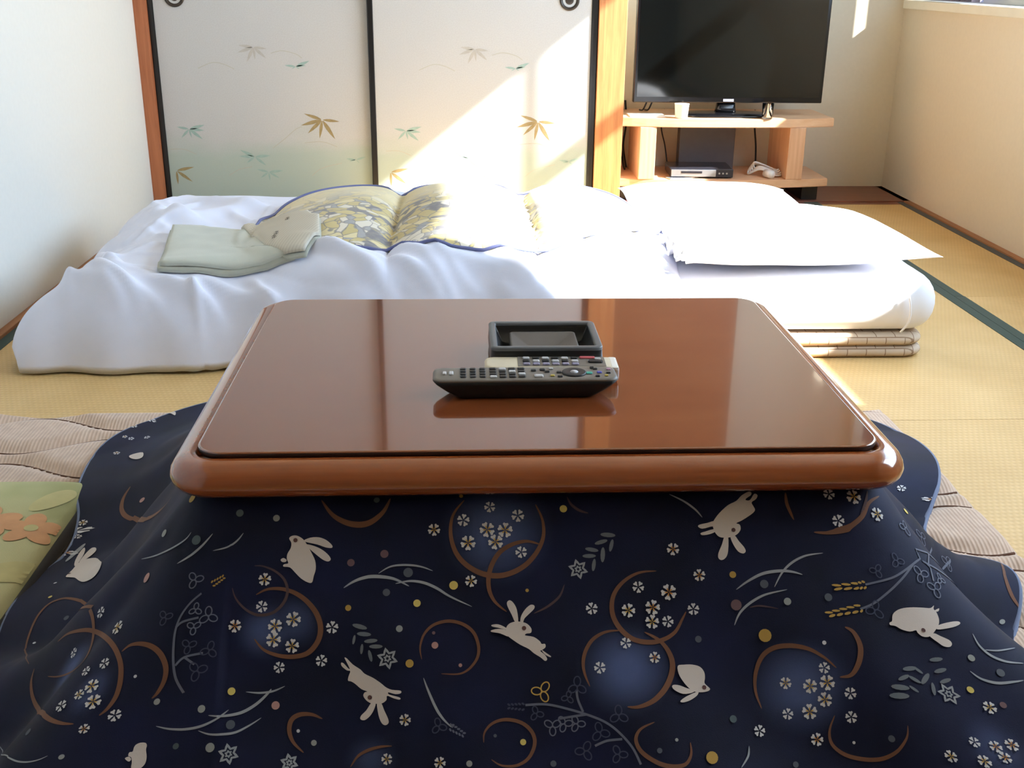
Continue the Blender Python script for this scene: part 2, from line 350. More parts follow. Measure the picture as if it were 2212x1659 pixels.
# ---------------------------------------------------------------- television and its stand in the alcove
M_STAND = wood('stand_beech', (228, 188, 150), (214, 168, 128), 0, .4); M_STAND_V = wood('stand_beech_upright', (220, 176, 138), (202, 154, 116), 2, .4)
M_TVB = plain('tv_black_gloss', (14, 14, 17), .18, .1, 20, .5); M_SCREEN = plain('tv_screen', (8, 11, 12), .06, .05, 5, .7)
M_LOGO = plain('logo_pale_blue', (205, 212, 238), .3, .02, 20, .5); M_PLAST_W = plain('plastic_white', (238, 236, 230), .4, .02, 20, .5)
M_CABLE_B = plain('cable_black', (26, 25, 26), .5, .1, 20, .4); M_CABLE_W = plain('cable_white', (224, 220, 214), .5, .03, 20, .4)
M_GREYB = plain('grey_plastic', (92, 91, 97), .5, .05, 30, .4); M_DVD = plain('player_black', (46, 46, 54), .25, .08, 20, .5); M_SILVER = plain('player_silver', (196, 200, 208), .25, .04, 40, .5, .7)
st = tag(empty('tv_stand', (1.12, 4.78, .006)), 'pale beech television stand with open shelf standing in the alcove', 'tv stand')
def bowfront(name, x0, x1, yf, yb, z0, z1, bow, mat):
    P = [(x0, yb)]+[(x0+(x1-x0)*k/16, yf+bow*(abs(k/8-1)**2.6)) for k in range(17)]+[(x1, yb)]; n = len(P)
    c = ((x0+x1)/2, (yf+yb)/2, z0); b = .003
    L = [[(x-c[0], y-c[1], 0) for x, y in P], [(x-c[0], y-c[1], z1-z0) for x, y in P]]; v, f = outline_quads(L); f += [tuple(range(n))[::-1], tuple(range(n, 2*n))]
    bm = bmesh.new(); vv = [bm.verts.new(q) for q in v]; [bm.faces.new([vv[i] for i in q]) for q in f]; bmesh.ops.recalc_face_normals(bm, faces=bm.faces)
    bmesh.ops.bevel(bm, geom=[e for e in bm.edges if e.calc_face_angle(0) > .8], offset=b, segments=2, affect='EDGES'); return under(bm_obj(name, bm, mat, None, False, c), st)
bowfront('top_shelf', .672, 1.60, 4.60, 4.97, .324, .360, .05, M_STAND); bowfront('bottom_shelf', .672, 1.60, 4.60, 4.97, .070, .104, .05, M_STAND)
under(box('side_panel', .765, .835, 4.62, 4.93, .104, .324, M_STAND_V, bev=.003), st); under(box('side_panel', 1.405, 1.475, 4.62, 4.93, .104, .324, M_STAND_V, bev=.003), st)
for a in (.70, 1.50): under(box('foot', a, a+.07, 4.68, 4.93, .006, .070, M_BLACK, bev=.003), st)
tv = tag(empty('television', (1.146, 4.72, .360)), 'black flat screen television on a black pedestal on the beech stand', 'television')
TX0, TX1, TZ0, TZ1 = .741, 1.553, .416, .888
under(box('casing', TX0, TX1, 4.700, 4.735, TZ0, TZ1, M_TVB, bev=.004), tv); under(box('rear_housing', TX0+.1, TX1-.1, 4.735, 4.775, TZ0+.05, TZ1-.09, M_TVB, bev=.012), tv)
under(box('screen', TX0+.014, TX1-.014, 4.6985, 4.701, TZ0+.024, TZ1-.014, M_SCREEN), tv)
lg = empty('maker_mark', (0, 0, 0)); lg.parent = tv; lg.location = (0, 0, 0)
for k in range(7): o = under(box('letter', 1.127+k*.0066, 1.1318+k*.0066, 4.6974, 4.7, TZ0+.006, TZ0+.016, M_LOGO), tv); o.parent = lg
nk = under(lathe_rect('neck', 1.147, 4.735, .045, .028, .02, [(.0, .372), (.004, .392), (.008, .43)], M_TVB, loc=(1.147, 4.735, 0)), tv)
bs = under(lathe_rect('base', 1.147, 4.735, .20, .095, .094, [(.004, .3605), (0, .364), (.004, .369), (.05, .3745), (.088, .376)], M_TVB, n=12, loc=(1.147, 4.735, 0)), tv)
for k, xx in enumerate((.815, .838)): under(tube('cable', [(xx, 4.76, .43), (xx-.006, 4.77, .405), (xx-.014, 4.80, .375), (xx-.012, 4.9, .363)], .0035, M_CABLE_B), tv)
# things on the stand
cup = tag(lathe_rect('paper_cup', .938, 4.635, .030, .030, .0299, [(.006, .3603), (.004, .364), (0, .416), (-.0015, .419), (.0015, .419), (.006, .366)], M_PLAST_W, n=10, cap_bot=True, loc=(.938, 4.635, 0)), 'small white cup standing at the front of the beech tv stand', 'cup')
gls_m = NT('clear_glass'); gls_m.set(Roughness=.03, IOR=1.45, Transmission__Weight=1.); gls_m.color((.96, .98, 1, 1))
tag(lathe_rect('drinking_glass', 1.300, 4.618, .024, .024, .0239, [(.004, .3603), (.002, .363), (0, .425), (.002, .425), (.004, .368)], gls_m.m, n=10, loc=(1.300, 4.618, 0)), 'small clear drinking glass beside the television base', 'glass')
tag(bm_obj('booklet', box_bm(-.075, .075, -.05, .05, 0, .006, .001), M_PLAST_W, loc=(.80, 4.71, .3602)), 'thin pale booklet lying on the left of the tv stand top', 'booklet')
tag(box('storage_panel', .985, 1.235, 4.87, 4.93, .1045, .318, M_GREYB, bev=.004), 'dark grey upright box at the back of the tv stand shelf', 'box')
dv = tag(empty('disc_player', (1.05, 4.735, .1045), math.radians(-3)), 'flat black disc player with silver front on the lower shelf', 'disc player')
bm_obj('casing', box_bm(-.135, .135, -.09, .10, .004, .040, .003), M_DVD, dv); bm_obj('front_panel', box_bm(-.132, .06, -.094, -.088, .008, .037, .001), M_SILVER, dv)
bm_obj('disc_tray', box_bm(-.09, .0, -.0955, -.093, .022, .031, .001), M_DVD, dv)
for k in range(3): o = bm_obj('button', cyl_bm(.004, .003, 12), M_SILVER, dv); o.rotation_euler = (math.pi/2, 0, 0); o.location = (.075+.016*k, -.0895, .022)
for sx in (-.11, .11): bm_obj('foot', cyl_bm(.008, .0045, 10), M_CABLE_B, dv, loc=(sx, -.07, 0))
bk = tag(empty('magazine', (.965, 4.66, .1046), math.radians(18)), 'thin glossy pamphlet lying askew in front of the disc player', 'magazine')
bm_obj('page_block', box_bm(-.07, .07, -.022, .022, 0, .003, .0005), M_PLAST_W, bk); bm_obj('cover', box_bm(-.071, .071, -.0225, .0225, .003, .0038), M_SILVER, bk)
ch = tag(empty('charger', (1.325, 4.70, .1045)), 'white power adapter with its coiled cable on the lower shelf', 'charger')
o = bm_obj('plug_body', cyl_bm(.017, .05, 18, bev=.003), M_CABLE_W, ch, True); o.rotation_euler = (math.pi/2, 0, math.radians(25)); o.location = (.005, -.02, .0172)
for k in range(4):
    a = .03*k; tube('cable', [(-.055+a*.3, .03, .006+.008*k), (-.03, .055-a*.4, .04+.006*k), (.03+a*.4, .03, .035-.004*k), (.085-a*.2, .0, .012+.006*k), (.05, -.025+a*.3, .008+.005*k), (-.01, .0, .03+.004*k)], .0042, M_CABLE_W, ch, closed=True)
tag(tube('power_cable', [(.705, 4.90, .40), (.70, 4.92, .30), (.725, 4.90, .20), (.735, 4.86, .13), (.74, 4.84, .110)], .0045, M_CABLE_B), 'black cable hanging behind the left end of the tv stand, leftmost one', 'cable', 'cables behind the tv stand')
tag(tube('antenna_cable', [(.742, 4.93, .40), (.752, 4.94, .30), (.742, 4.93, .20), (.752, 4.88, .112)], .0045, M_CABLE_B), 'black cable hanging beside the left panel of the tv stand', 'cable', 'cables behind the tv stand')
tag(tube('signal_cable', [(.925, 4.95, .36), (.915, 4.955, .28), (.935, 4.95, .2), (.95, 4.94, .112)], .003, M_CABLE_B), 'thin dark cable hanging left of the grey box in the stand', 'cable', 'cables behind the tv stand')
tag(tube('thin_cable', [(1.33, 4.93, .36), (1.325, 4.90, .30), (1.345, 4.92, .2), (1.345, 4.9, .112)], .004, M_CABLE_B), 'dark cable hanging above the white charger in the stand', 'cable', 'cables behind the tv stand')
ps = tag(empty('power_strip', (.690, 4.93, .20)), 'dark plug block on the wall behind the wooden pillar', 'plug')
bm_obj('block', box_bm(-.022, .022, -.02, .069, 0, .09, .004), M_CABLE_B, ps); bm_obj('plug', box_bm(-.012, .014, -.045, -.02, .05, .08, .003), M_CABLE_B, ps)

# ---------------------------------------------------------------- bedding
M_SHEET = cloth('sheet_white', (236, 238, 246), .85, .2, 500., .15, .02); M_COVER = cloth('cover_white', (230, 234, 252), .85, .2, 500., .15, .02); M_PILLOW = cloth('pillow_white', (244, 244, 246), .85, .2, 500., .15, .015)
def ticking():
    t = NT('mattress_ticking'); v = t.coords(); b = t.add('ShaderNodeTexBrick', Scale=9., Mortar__Size=.012, Brick__Width=.45, Row__Height=.3); b.offset = .5
    mp = t.coords(scale=(1, 1, 3.2)); t.link(mp, b.inputs['Vector']); b.inputs['Color1'].default_value = lin((206, 190, 172)); b.inputs['Color2'].default_value = lin((196, 178, 158)); b.inputs['Mortar'].default_value = lin((128, 100, 78))
    n = t.add('ShaderNodeTexNoise', Scale=16., Detail=4.); t.link(v, n.inputs['Vector'])
    t.color(t.mix(t.math('MULTIPLY', n.outputs['Fac'], .5), b.outputs['Color'], lin((178, 156, 132)))); t.set(Roughness=.85); return t.m
M_TICK = ticking()
def _rnd(d):
    d = np.clip(d, 0, 1); return np.sqrt(np.clip(1-(1-d)**2, 0, 1))
def _ridge(x, y, x0, y0, x1, y1, w, h):
    dx, dy = x1-x0, y1-y0; L = dx*dx+dy*dy
    q = np.clip(((x-x0)*dx+(y-y0)*dy)/L, 0, 1); d = np.hypot(x-x0-q*dx, y-y0-q*dy)
    return h*np.exp(-(d/w)**2)*np.clip(4*q*(1-q)+.25, 0, 1)
PANEL_C, PANEL_A, PANEL_B = (0.0, 3.06), .575, .42
def comf_h(x, y, folds=True):
    """height of the quilted bed cover above the floor"""
    x = np.asarray(x, float); y = np.asarray(y, float)
    dl = x-(-1.085+.015*np.sin(9*y)+.02*np.sin(23*y+1)); df = y-(2.535+.012*np.sin(11*x+1)+.006*np.sin(31*x)); db = 3.66-y; dr = .565+.02*np.sin(7*y)-x
    dl = dl+.07*np.exp(-((y-2.54)/.10)**2)*np.clip(dl*10, 0, 1)*0
    top = .205+.035*_rnd(dr/.10)+.010*np.sin(3.1*x+1)*np.sin(2.7*y)
    E = np.clip(1-np.abs((x-PANEL_C[0])/.60)**3-np.abs((y-PANEL_C[1])/.50)**4, 0, 1)**.6
    px = np.abs(np.cos(np.pi*(x+.365-.10*(y-3.05)*0)/.375))**.38
    top = top+.080*px*E*(1-.35*np.clip((2.95-y)/.4, 0, 1))
    e = _rnd(dl/(.26+.05*np.sin(5*y)))*_rnd(df/(.115+.02*np.sin(8*x)))*_rnd(db/.12)
    h = .026+(top-.026)*e
    g = np.clip(e*1.5, .3, 1)
    for r in (RIDGES if folds else ()): h = h+_ridge(x, y, *r)*g
    return h+.003*np.sin(19*x+7*y)*np.sin(13*y-5*x)*g
RIDGES = [(-1.0,3.35,-.74,3.12,.040,.026),(-.93,3.10,-.60,3.42,.045,.020),(-1.02,3.02,-.86,2.66,.028,.026),(-.93,2.66,-.76,2.55,.018,.022),(-.76,2.615,-.56,2.55,.015,.020),
          (-.64,2.615,-.40,2.55,.015,.022),(-.36,2.68,-.16,2.57,.016,.024),(-.42,2.70,-.06,2.58,.016,.020),(-.96,2.64,-.74,2.56,.016,.014),(-.655,2.61,-.625,2.53,.012,.022),(-.84,3.50,-.55,3.30,.03,.022),
          (-.24,2.66,.20,2.60,.015,.012),(.47,2.60,.50,2.95,.018,.022),(.53,2.65,.55,3.2,.014,.016),(.40,2.58,.45,2.8,.014,.016),(-.99,2.82,-.95,2.57,.018,.020),(-.30,3.55,.3,3.56,.03,.012),
          (-.30,2.72,-.05,2.62,.014,.010),(-.70,3.30,-.58,3.12,.020,.014),(-.92,3.25,-.82,3.45,.018,.012),(-.88,2.60,-.80,2.54,.014,.014),(-.52,2.62,-.44,2.55,.012,.014)]
_rs = np.random.RandomState(11)
for _k in range(60):          # fine creases, mostly running down to the right on the front and left flanks
    _x, _y = _rs.uniform(-1.02, .35), _rs.uniform(2.58, 2.74); _l = _rs.uniform(.08, .2)
    if not (-.84 < _x < -.30 and _y > 2.60): RIDGES.append((_x, _y, _x+_l, _y-_l*_rs.uniform(.3, .7), _rs.uniform(.009, .014), _rs.uniform(.005, .011)))
    _x, _y = _rs.uniform(-1.03, -.85), _rs.uniform(2.7, 3.5); _l = _rs.uniform(.08, .2)
    if _k % 2: RIDGES.append((_x, _y, _x+_l*.6, _y-_l*_rs.uniform(-.8, .8), _rs.uniform(.010, .018), _rs.uniform(.004, .009)))
def soft_slab(name, x0, x1, y0, y1, z0, z1, rad, mat, label, cat, wrinkle=.004, nx=70, ny=40, seed=0.):
    """cushiony slab: rounded sides, slightly wrinkled"""
    cx, cy = (x0+x1)/2, (y0+y1)/2; hx, hy = (x1-x0)/2, (y1-y0)/2; n = 8; h = z1-z0
    prof = [(rad*.55*(1-math.cos(a)), z0+h/2+h/2*math.sin(a)) for a in [math.pi*k/10-math.pi/2 for k in range(11)]]
    i0 = prof[-1][0]; prof += [(i0+i, z1+.006*min(1, i/.2)) for i in (.03, .08, .15, .24, .34, hy-i0-.01)]
    def ring(i, z):
        P = rrect(0, 0, hx-i, hy-i, max(.06-i*.3, .004), n); out = []
        for k, (a, b) in enumerate(zip(P, P[1:]+P[:1])):
            m_ = 24 if k % (n+1) == n else 1
            for q in range(m_): out.append((a[0]+(b[0]-a[0])*q/m_, a[1]+(b[1]-a[1])*q/m_, z))
        return out
    loops = [ring(i, z) for i, z in prof]; m = len(loops[0])
    v, f = outline_quads(loops); f.append(tuple(range(len(v)-m, len(v)))); f.append(tuple(range(m))[::-1])
    out = []
    for x, y, z in v:
        q = noise.noise(Vector((x*5+seed, y*5, z*9)))+.5*noise.noise(Vector((x*13+seed, y*11, z*20))); k = min(1, max(0, (z-z0)/(h*.4)))
        out.append((x+wrinkle*q*k, y+wrinkle*q*k, z+wrinkle*q*k*.6))
    o = mesh_obj(name, [(a, b, c-z0) for a, b, c in out], f, mat, None, True, (cx, cy, z0)); tag(o, label, cat); return o
under_m = empty('folding_mattress', (.18, 3.1, 0)); tag(under_m, 'thin beige patterned folding mattress lying on the tatami under the white futon', 'mattress')
for k in range(2): s_ = soft_slab('layer', -.86, 1.215-.004*k, 2.612, 3.62, .001+.031*k, .031+.031*k, .03, M_TICK, '', '', .002, seed=3.*k); del s_['label']; del s_['category']; under(s_, under_m)
fut = soft_slab('futon_mattress', -.85, 1.236, 2.612, 3.63, .069, .206, .075, M_SHEET, 'thick white sheeted futon mattress, its bare end under the pillows', 'mattress', .006, seed=8.)
tube('sheet_seam', [(1.14, 2.600, .17), (1.145, 2.592, .13), (1.142, 2.594, .10), (1.13, 2.602, .075)], .0028, M_SHEET, None).parent = fut; bpy.data.objects['sheet_seam'].location = Vector(bpy.data.objects['sheet_seam'].location)-Vector(fut.location)
# the bed cover: white slip with an opening that shows the flowered quilt
cov = tag(empty('bed_quilt', (-.25, 3.1, .0)), 'white covered futon quilt with a scalloped opening showing yellow and blue flowered fabric', 'quilt')
NX, NY = 270, 200
gx = np.linspace(0, 1, NX); gy = np.linspace(0, 1, NY); A, B = np.meshgrid(gx, gy, indexing='ij')
Yg = 2.535+B*(3.66-2.535); xl = -1.085+.015*np.sin(9*Yg)+.02*np.sin(23*Yg+1); xr = .565+.02*np.sin(7*Yg); Xg = xl+A*(xr-xl)
yf = 2.535+.012*np.sin(11*Xg+1)+.006*np.sin(31*Xg); Yg = yf+B*(3.66-yf)
Zg = comf_h(Xg, Yg)
crn = np.exp(-((Xg+1.06)/.10)**2-((Yg-2.54)/.09)**2)          # pulled-out front left corner
Xg = Xg+crn*.015; Yg = Yg-crn*.012
top = np.stack([Xg, Yg, Zg], -1).reshape(-1, 3)-np.array([-.25, 3.1, 0])
und = np.stack([Xg, Yg, np.maximum(.003, Zg-.020)], -1).reshape(-1, 3)-np.array([-.25, 3.1, 0]); und[:, 0] *= .997
rim_idx = [i*NY for i in range(NX)]+[(NX-1)*NY+j for j in range(1, NY)]+[i*NY+NY-1 for i in range(NX-2, -1, -1)]+[j for j in range(NY-2, 0, -1)]
v = [tuple(q) for q in top]+[tuple(q) for q in und]; f = grid_faces(NX, NY); base = len(top); f += [tuple(a+base for a in q)[::-1] for q in f]
R = len(rim_idx)
for k in range(R): f.append((rim_idx[(k+1) % R], rim_idx[k], base+rim_idx[k], base+rim_idx[(k+1) % R]))
mesh_obj('slip_cover', v, f, M_COVER, cov)
def floral():
    t = NT('flowered_fabric'); v = t.coords('Object'); w_ = t.add('ShaderNodeTexNoise', Scale=7., Detail=2.); t.link(v, w_.inputs['Vector'])
    vv = t.add('ShaderNodeVectorMath', _operation='ADD'); sc = t.add('ShaderNodeVectorMath', _operation='SCALE'); sc.inputs['Scale'].default_value = .16; t.link(w_.outputs['Color'], sc.inputs[0]); t.link(v, vv.inputs[0]); t.link(sc.outputs[0], vv.inputs[1])
    vo = t.add('ShaderNodeTexVoronoi', Scale=27., Randomness=1.); t.link(vv.outputs[0], vo.inputs['Vector'])
    sp = t.add('ShaderNodeSeparateColor'); t.link(vo.outputs['Color'], sp.inputs[0])
    pal = t.ramp(sp.outputs[0], [(0, lin((196, 180, 122))), (.22, lin((146, 152, 168))), (.38, lin((222, 210, 166))), (.55, lin((92, 98, 124))), (.68, lin((204, 188, 130))), (.84, lin((226, 222, 214)))], 'CONSTANT')
    vein = t.add('ShaderNodeTexVoronoi', Scale=27., _feature='DISTANCE_TO_EDGE'); t.link(vv.outputs[0], vein.inputs['Vector'])
    lines = t.ramp(vein.outputs['Distance'], [(.02, (1, 1, 1, 1)), (.07, (0, 0, 0, 1))])
    c = t.mix(t.math('MULTIPLY', lines, .85), pal, lin((104, 106, 126)))
    fine = t.add('ShaderNodeTexNoise', Scale=60., Detail=3.); t.link(v, fine.inputs['Vector']); c = t.mix(t.math('MULTIPLY', fine.outputs['Fac'], .45), c, lin((214, 202, 160)))
    # towards the top edge the print thins out to a plain cream ground
    sy = t.add('ShaderNodeSeparateXYZ'); t.link(v, sy.inputs[0]); band = t.add('ShaderNodeTexNoise', Scale=6., Detail=3.); t.link(v, band.inputs['Vector'])
    k = t.ramp(t.math('ADD', sy.outputs[1], t.math('MULTIPLY', band.outputs['Fac'], .35)), [(.18, (0, 0, 0, 1)), (.34, (.85, .85, .85, 1))])
    t.color(t.mix(k, c, lin((228, 216, 178)))); t.set(Roughness=.55, Sheen__Weight=.1); t.b.inputs['Specular IOR Level'].default_value = .35; return t.m
M_FLORAL = floral()
def panel_edge(th):
    c, s = math.cos(th), math.sin(th); n = 2.5; r = (abs(c)**n+abs(s)**n)**(-1/n)
    x = PANEL_A*r*c; y = PANEL_B*r*s
    if s > 0: y *= 1-.16*(np.exp(-((x+.175)/.06)**2)+np.exp(-((x-.20)/.06)**2))   # scallops on the far edge
    y *= 1 if s > 0 else 1-.10*np.clip(x/.5, 0, 1)-.10*np.clip(-x/.5, 0, 1)
    return x, y
NR, NA = 46, 180
_e = np.array([panel_edge(2*math.pi*k/NA) for k in range(NA)]); _q = np.linspace(0, 1, NR)[:, None, None]; _xy = (np.array(PANEL_C)+_e[None]*_q).reshape(-1, 2)
_z = comf_h(_xy[:, 0], _xy[:, 1])+.006*(1-np.repeat(_q.reshape(-1), NA)**8)+.0012; v = [(a, b, c) for (a, b), c in zip(_xy, _z)]
f = [(i*NA+k, i*NA+(k+1) % NA, (i+1)*NA+(k+1) % NA, (i+1)*NA+k) for i in range(NR-1) for k in range(NA)]
pan = mesh_obj('flowered_panel', [(a-PANEL_C[0], b-PANEL_C[1], c-.2) for a, b, c in v], [q[::-1] for q in f][::1], M_FLORAL, cov); pan.location = (PANEL_C[0]+.25, PANEL_C[1]-3.1, .2)
pan.data.flip_normals()
M_PIPE = cloth('piping_blue', (110, 116, 160), .7, .2, 500., .1)
pp = tube('opening_piping', [(PANEL_C[0]+panel_edge(2*math.pi*k/90)[0], PANEL_C[1]+panel_edge(2*math.pi*k/90)[1], float(comf_h(PANEL_C[0]+panel_edge(2*math.pi*k/90)[0], PANEL_C[1]+panel_edge(2*math.pi*k/90)[1]))+.004) for k in range(90)], .0042, M_PIPE, None, 8, 2, True); under(pp, cov)
# pillows
def pillow(loc, hx, hy, hz, rotz, label, ruffle=False, tilt=0., seed=0.):
    n = 44; root = tag(empty('pillow', loc, rotz), label, 'pillow', 'pillows on the futon'); root.rotation_euler = (0, tilt, rotz); v = []
    for s in (1, -1):
        for i in range(n):
            for j in range(n):
                u, w_ = -1+2*i/(n-1), -1+2*j/(n-1); cu, cw = math.sin(u*math.pi/2), math.sin(w_*math.pi/2)
                e = max(0., (1-abs(cu)**2.6)*(1-abs(cw)**2.6))**.52; pinch = 1-.07*(1-abs(cw)**2)*abs(cu)**3*0
                x = hx*cu*(1-.06*(1-cw*cw)*0+.05*(abs(cw)**6-.3)); y = hy*cw*(1+.05*(abs(cu)**6-.3))
                z = s*hz*e*(1 if s > 0 else .75)+.006*noise.noise(Vector((x*7+seed, y*7, s)))*e
                if ruffle and u < -.75: z += .010*math.sin(w_*19)*(-u-.75)*4; 
                v.append((x, y, z+hz*.75))
    f = grid_faces(n, n)+[tuple(a+n*n for a in q)[::-1] for q in grid_faces(n, n)]
    mesh_obj('pillow_case', v, f, M_PILLOW, root)
    if ruffle:
        vv = []
        for k in range(60):
            y = hy*(-1+2*k/59)*.98
            for q in range(4): vv.append((-hx*(1.0+.0)-.03*q/3+.012, y, hz*.75+.013*math.sin(k*.75)*(q/3+.25)+.004*math.sin(k*2.1)*q/3))
        mesh_obj('case_flap', vv, grid_faces(60, 4), M_PILLOW, root)
    return root
pillow((.875, 2.885, .217), .325, .262, .062, math.radians(4), 'white pillow nearest the table, at the right end of the futon', True, 0, 1.)
pillow((.80, 3.40, .217), .27, .20, .050, math.radians(-3), 'white pillow behind the first one, nearest the tv stand', False, 0, 5.)
# folded robe on the bed quilt
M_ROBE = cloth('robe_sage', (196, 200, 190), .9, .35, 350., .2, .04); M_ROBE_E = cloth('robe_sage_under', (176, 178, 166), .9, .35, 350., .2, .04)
def collar_stripes():
    t = NT('collar_striped'); v = t.coords(rot=(0, 0, math.radians(20))); s = t.add('ShaderNodeSeparateXYZ'); t.link(v, s.inputs[0])
    k = t.math('GREATER_THAN', t.math('SINE', t.math('MULTIPLY', s.outputs[0], 2*math.pi/.0085)), .45)
    t.color(t.mix(t.math('MULTIPLY', k, .28), lin((200, 194, 180)), lin((160, 152, 138)))); t.set(Roughness=.9); return t.m
M_COLLAR = collar_stripes(); M_INK = plain('ink_dark', (70, 66, 66), .8, .1, 100, .2)
robe = tag(empty('folded_robe', (-.58, 2.85, .0)), 'folded sage green cotton robe with striped collar lying on the white quilt', 'robe')
def draped(name, poly, lift, thick, mat, parent, step=.014, wav=.003, seed=0.):
    """flat folded cloth that follows the bed cover"""
    P = [np.array(a, float)+(np.array(b, float)-np.array(a, float))*k/5 for a, b in zip(poly, poly[1:]+poly[:1]) for k in range(5)]; c = sum(P)/len(P); n = len(P); rings = 14; L = []
    for s in range(rings+1): L.append([c+(p-c)*(s/rings) for p in P])
    pts = [(c[0], c[1], lift+thick)]
    for s in range(1, rings+1): pts += [(p[0], p[1], lift+thick*(1-(s/rings)**10*.4)) for p in L[s]]
    pts += [(p[0], p[1], lift+thick*.25) for p in P]+[(p[0], p[1], lift-.002) for p in P]
    A_ = np.array(pts); flat = comf_h(A_[:, 0], A_[:, 1], False); Z_ = flat+.005+.45*np.maximum(0, comf_h(A_[:, 0], A_[:, 1])-flat)+A_[:, 2]
    ox, oy = parent.location.x, parent.location.y; v = [(x-ox, y-oy, float(z)+wav*noise.noise(Vector((x*14+seed, y*14, seed)))) for (x, y, _), z in zip(pts, Z_)]
    f = [(0, 1+k, 1+(k+1) % n) for k in range(n)]
    for s in range(rings+1): f += [(1+s*n+k, 1+(s+1)*n+k, 1+(s+1)*n+(k+1) % n, 1+s*n+(k+1) % n) for k in range(n)]
    o = mesh_obj(name, v, f, mat, parent)
    bm = bmesh.new(); bm.from_mesh(o.data); bmesh.ops.recalc_face_normals(bm, faces=bm.faces); bm.to_mesh(o.data); bm.free(); return o
body_poly = [(-.735, 2.632), (-.742, 2.67), (-.768, 2.84), (-.805, 3.05), (-.72, 3.05), (-.61, 2.99), (-.555, 2.89), (-.485, 2.71), (-.44, 2.66), (-.40, 2.64), (-.49, 2.642), (-.58, 2.636), (-.66, 2.632)]
coll_poly = [(-.60, 2.975), (-.54, 2.965), (-.47, 2.935), (-.408, 2.915), (-.392, 2.87), (-.368, 2.845), (-.350, 2.70), (-.372, 2.665), (-.380, 2.632), (-.43, 2.636), (-.49, 2.70), (-.55, 2.85)]
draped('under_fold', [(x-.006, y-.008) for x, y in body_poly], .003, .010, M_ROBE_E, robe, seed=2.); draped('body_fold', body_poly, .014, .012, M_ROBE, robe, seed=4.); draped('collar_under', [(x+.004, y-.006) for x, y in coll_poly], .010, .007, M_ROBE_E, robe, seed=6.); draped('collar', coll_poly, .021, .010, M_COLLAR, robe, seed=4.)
def mark_strip(cx, cy, n, sx=1.):
    """a short column of small dark characters, too worn to read"""
    v, f = [], []
    for k in range(n):
        for (a, b, c, d) in ((-.006, -.001, .006, .001), (-.001, -.005, .001, .005), (-.006 if k % 2 else .003, -.005, -.004 if k % 2 else .005, .003)):
            q = len(v); x, y = cx+.003*math.sin(k*2.3), cy-k*.0135
            for u, w_ in ((a, b), (c, b), (c, d), (a, d)): X_, Y_ = x+u*sx, y+w_; v.append((X_+.58, Y_-2.85, float(comf_h(X_, Y_, False))+.005+.45*max(0., float(comf_h(X_, Y_)-comf_h(X_, Y_, False)))+.0325+.003*noise.noise(Vector((X_*14+4, Y_*14, 4.)))))
            f.append((q, q+1, q+2, q+3))
    return mesh_obj('printed_mark', v, f, M_INK, robe, False)
mark_strip(-.468, 2.755, 4); mark_strip(-.455, 2.865, 2)

# ---------------------------------------------------------------- rug, floor cushion
def rug_mat():
    t = NT('rug_corduroy'); v = t.coords(); s = t.add('ShaderNodeSeparateXYZ'); t.link(v, s.inputs[0])
    rib = t.math('ADD', t.math('MULTIPLY', t.math('SINE', t.math('MULTIPLY', s.outputs[0], 2*math.pi/.0072)), .5), .5)
    n = t.add('ShaderNodeTexNoise', Scale=40., Detail=3.); t.link(v, n.inputs['Vector'])
    c = t.ramp(n.outputs['Fac'], [(.3, lin((196, 170, 150))), (.7, lin((214, 190, 170)))])
    t.color(t.mix(t.math('MULTIPLY', t.math('SUBTRACT', 1., rib), .35), c, lin((158, 124, 104)))); t.bump(rib, .5, .0015); t.set(Roughness=.95, Sheen__Weight=.3); return t.m
M_RUG = rug_mat()
def rug_h(x, y):
    # ogee quilting: stitched wave lines that swing towards and away from each other
    s, A_, k = .115, .034, 2*math.pi/.36
    def line(n): return n*s+A_*((-1)**n)*math.cos(k*x)
    n = math.floor(y/s); best = 9.
    for m in (n-1, n, n+1, n+2): best = min(best, abs(y-line(m)))
    return .002+.021*math.sqrt(min(1., best/.035))
RX0, RX1, RY0, RY1 = -1.19, .952, .45, 2.236; nx, ny = 240, 200; v = []
for i in range(nx):
    for j in range(ny):
        x = RX0+(RX1-RX0)*i/(nx-1); y = RY0+(RY1-RY0)*j/(ny-1); e = min(x-RX0, RX1-x, y-RY0, RY1-y); v.append((x-(RX0+RX1)/2, y-(RY0+RY1)/2, .004+rug_h(x, y)*min(1, .25+e/.02)))
f = grid_faces(nx, ny); N_ = len(v)
edge = [i*ny for i in range(nx)]+[(nx-1)*ny+j for j in range(1, ny)]+[i*ny+ny-1 for i in range(nx-2, -1, -1)]+[j for j in range(ny-2, 0, -1)]
v += [(v[k][0], v[k][1], .0015) for k in edge]; f += [(edge[(k+1) % len(edge)], edge[k], N_+k, N_+(k+1) % len(edge)) for k in range(len(edge))]
rug = tag(mesh_obj('floor_rug', v, f, M_RUG, None, True, ((RX0+RX1)/2, (RY0+RY1)/2, 0)), 'pinkish beige quilted corduroy rug spread under the heated table', 'rug')
M_STITCH = plain('rug_stitch', (98, 70, 56), .9, .1, 60, .1)
for n_ in range(4, 20):
    pts = [(RX0+.01+(RX1-RX0-.02)*k/72, n_*.115+.034*((-1)**n_)*math.cos(2*math.pi/.36*(RX0+.01+(RX1-RX0-.02)*k/72)), .0125) for k in range(73)]
    if RY0+.05 < n_*.115 < RY1-.03: under(tube('stitch_line', pts, .0028, M_STITCH, None, 5, 2), rug)
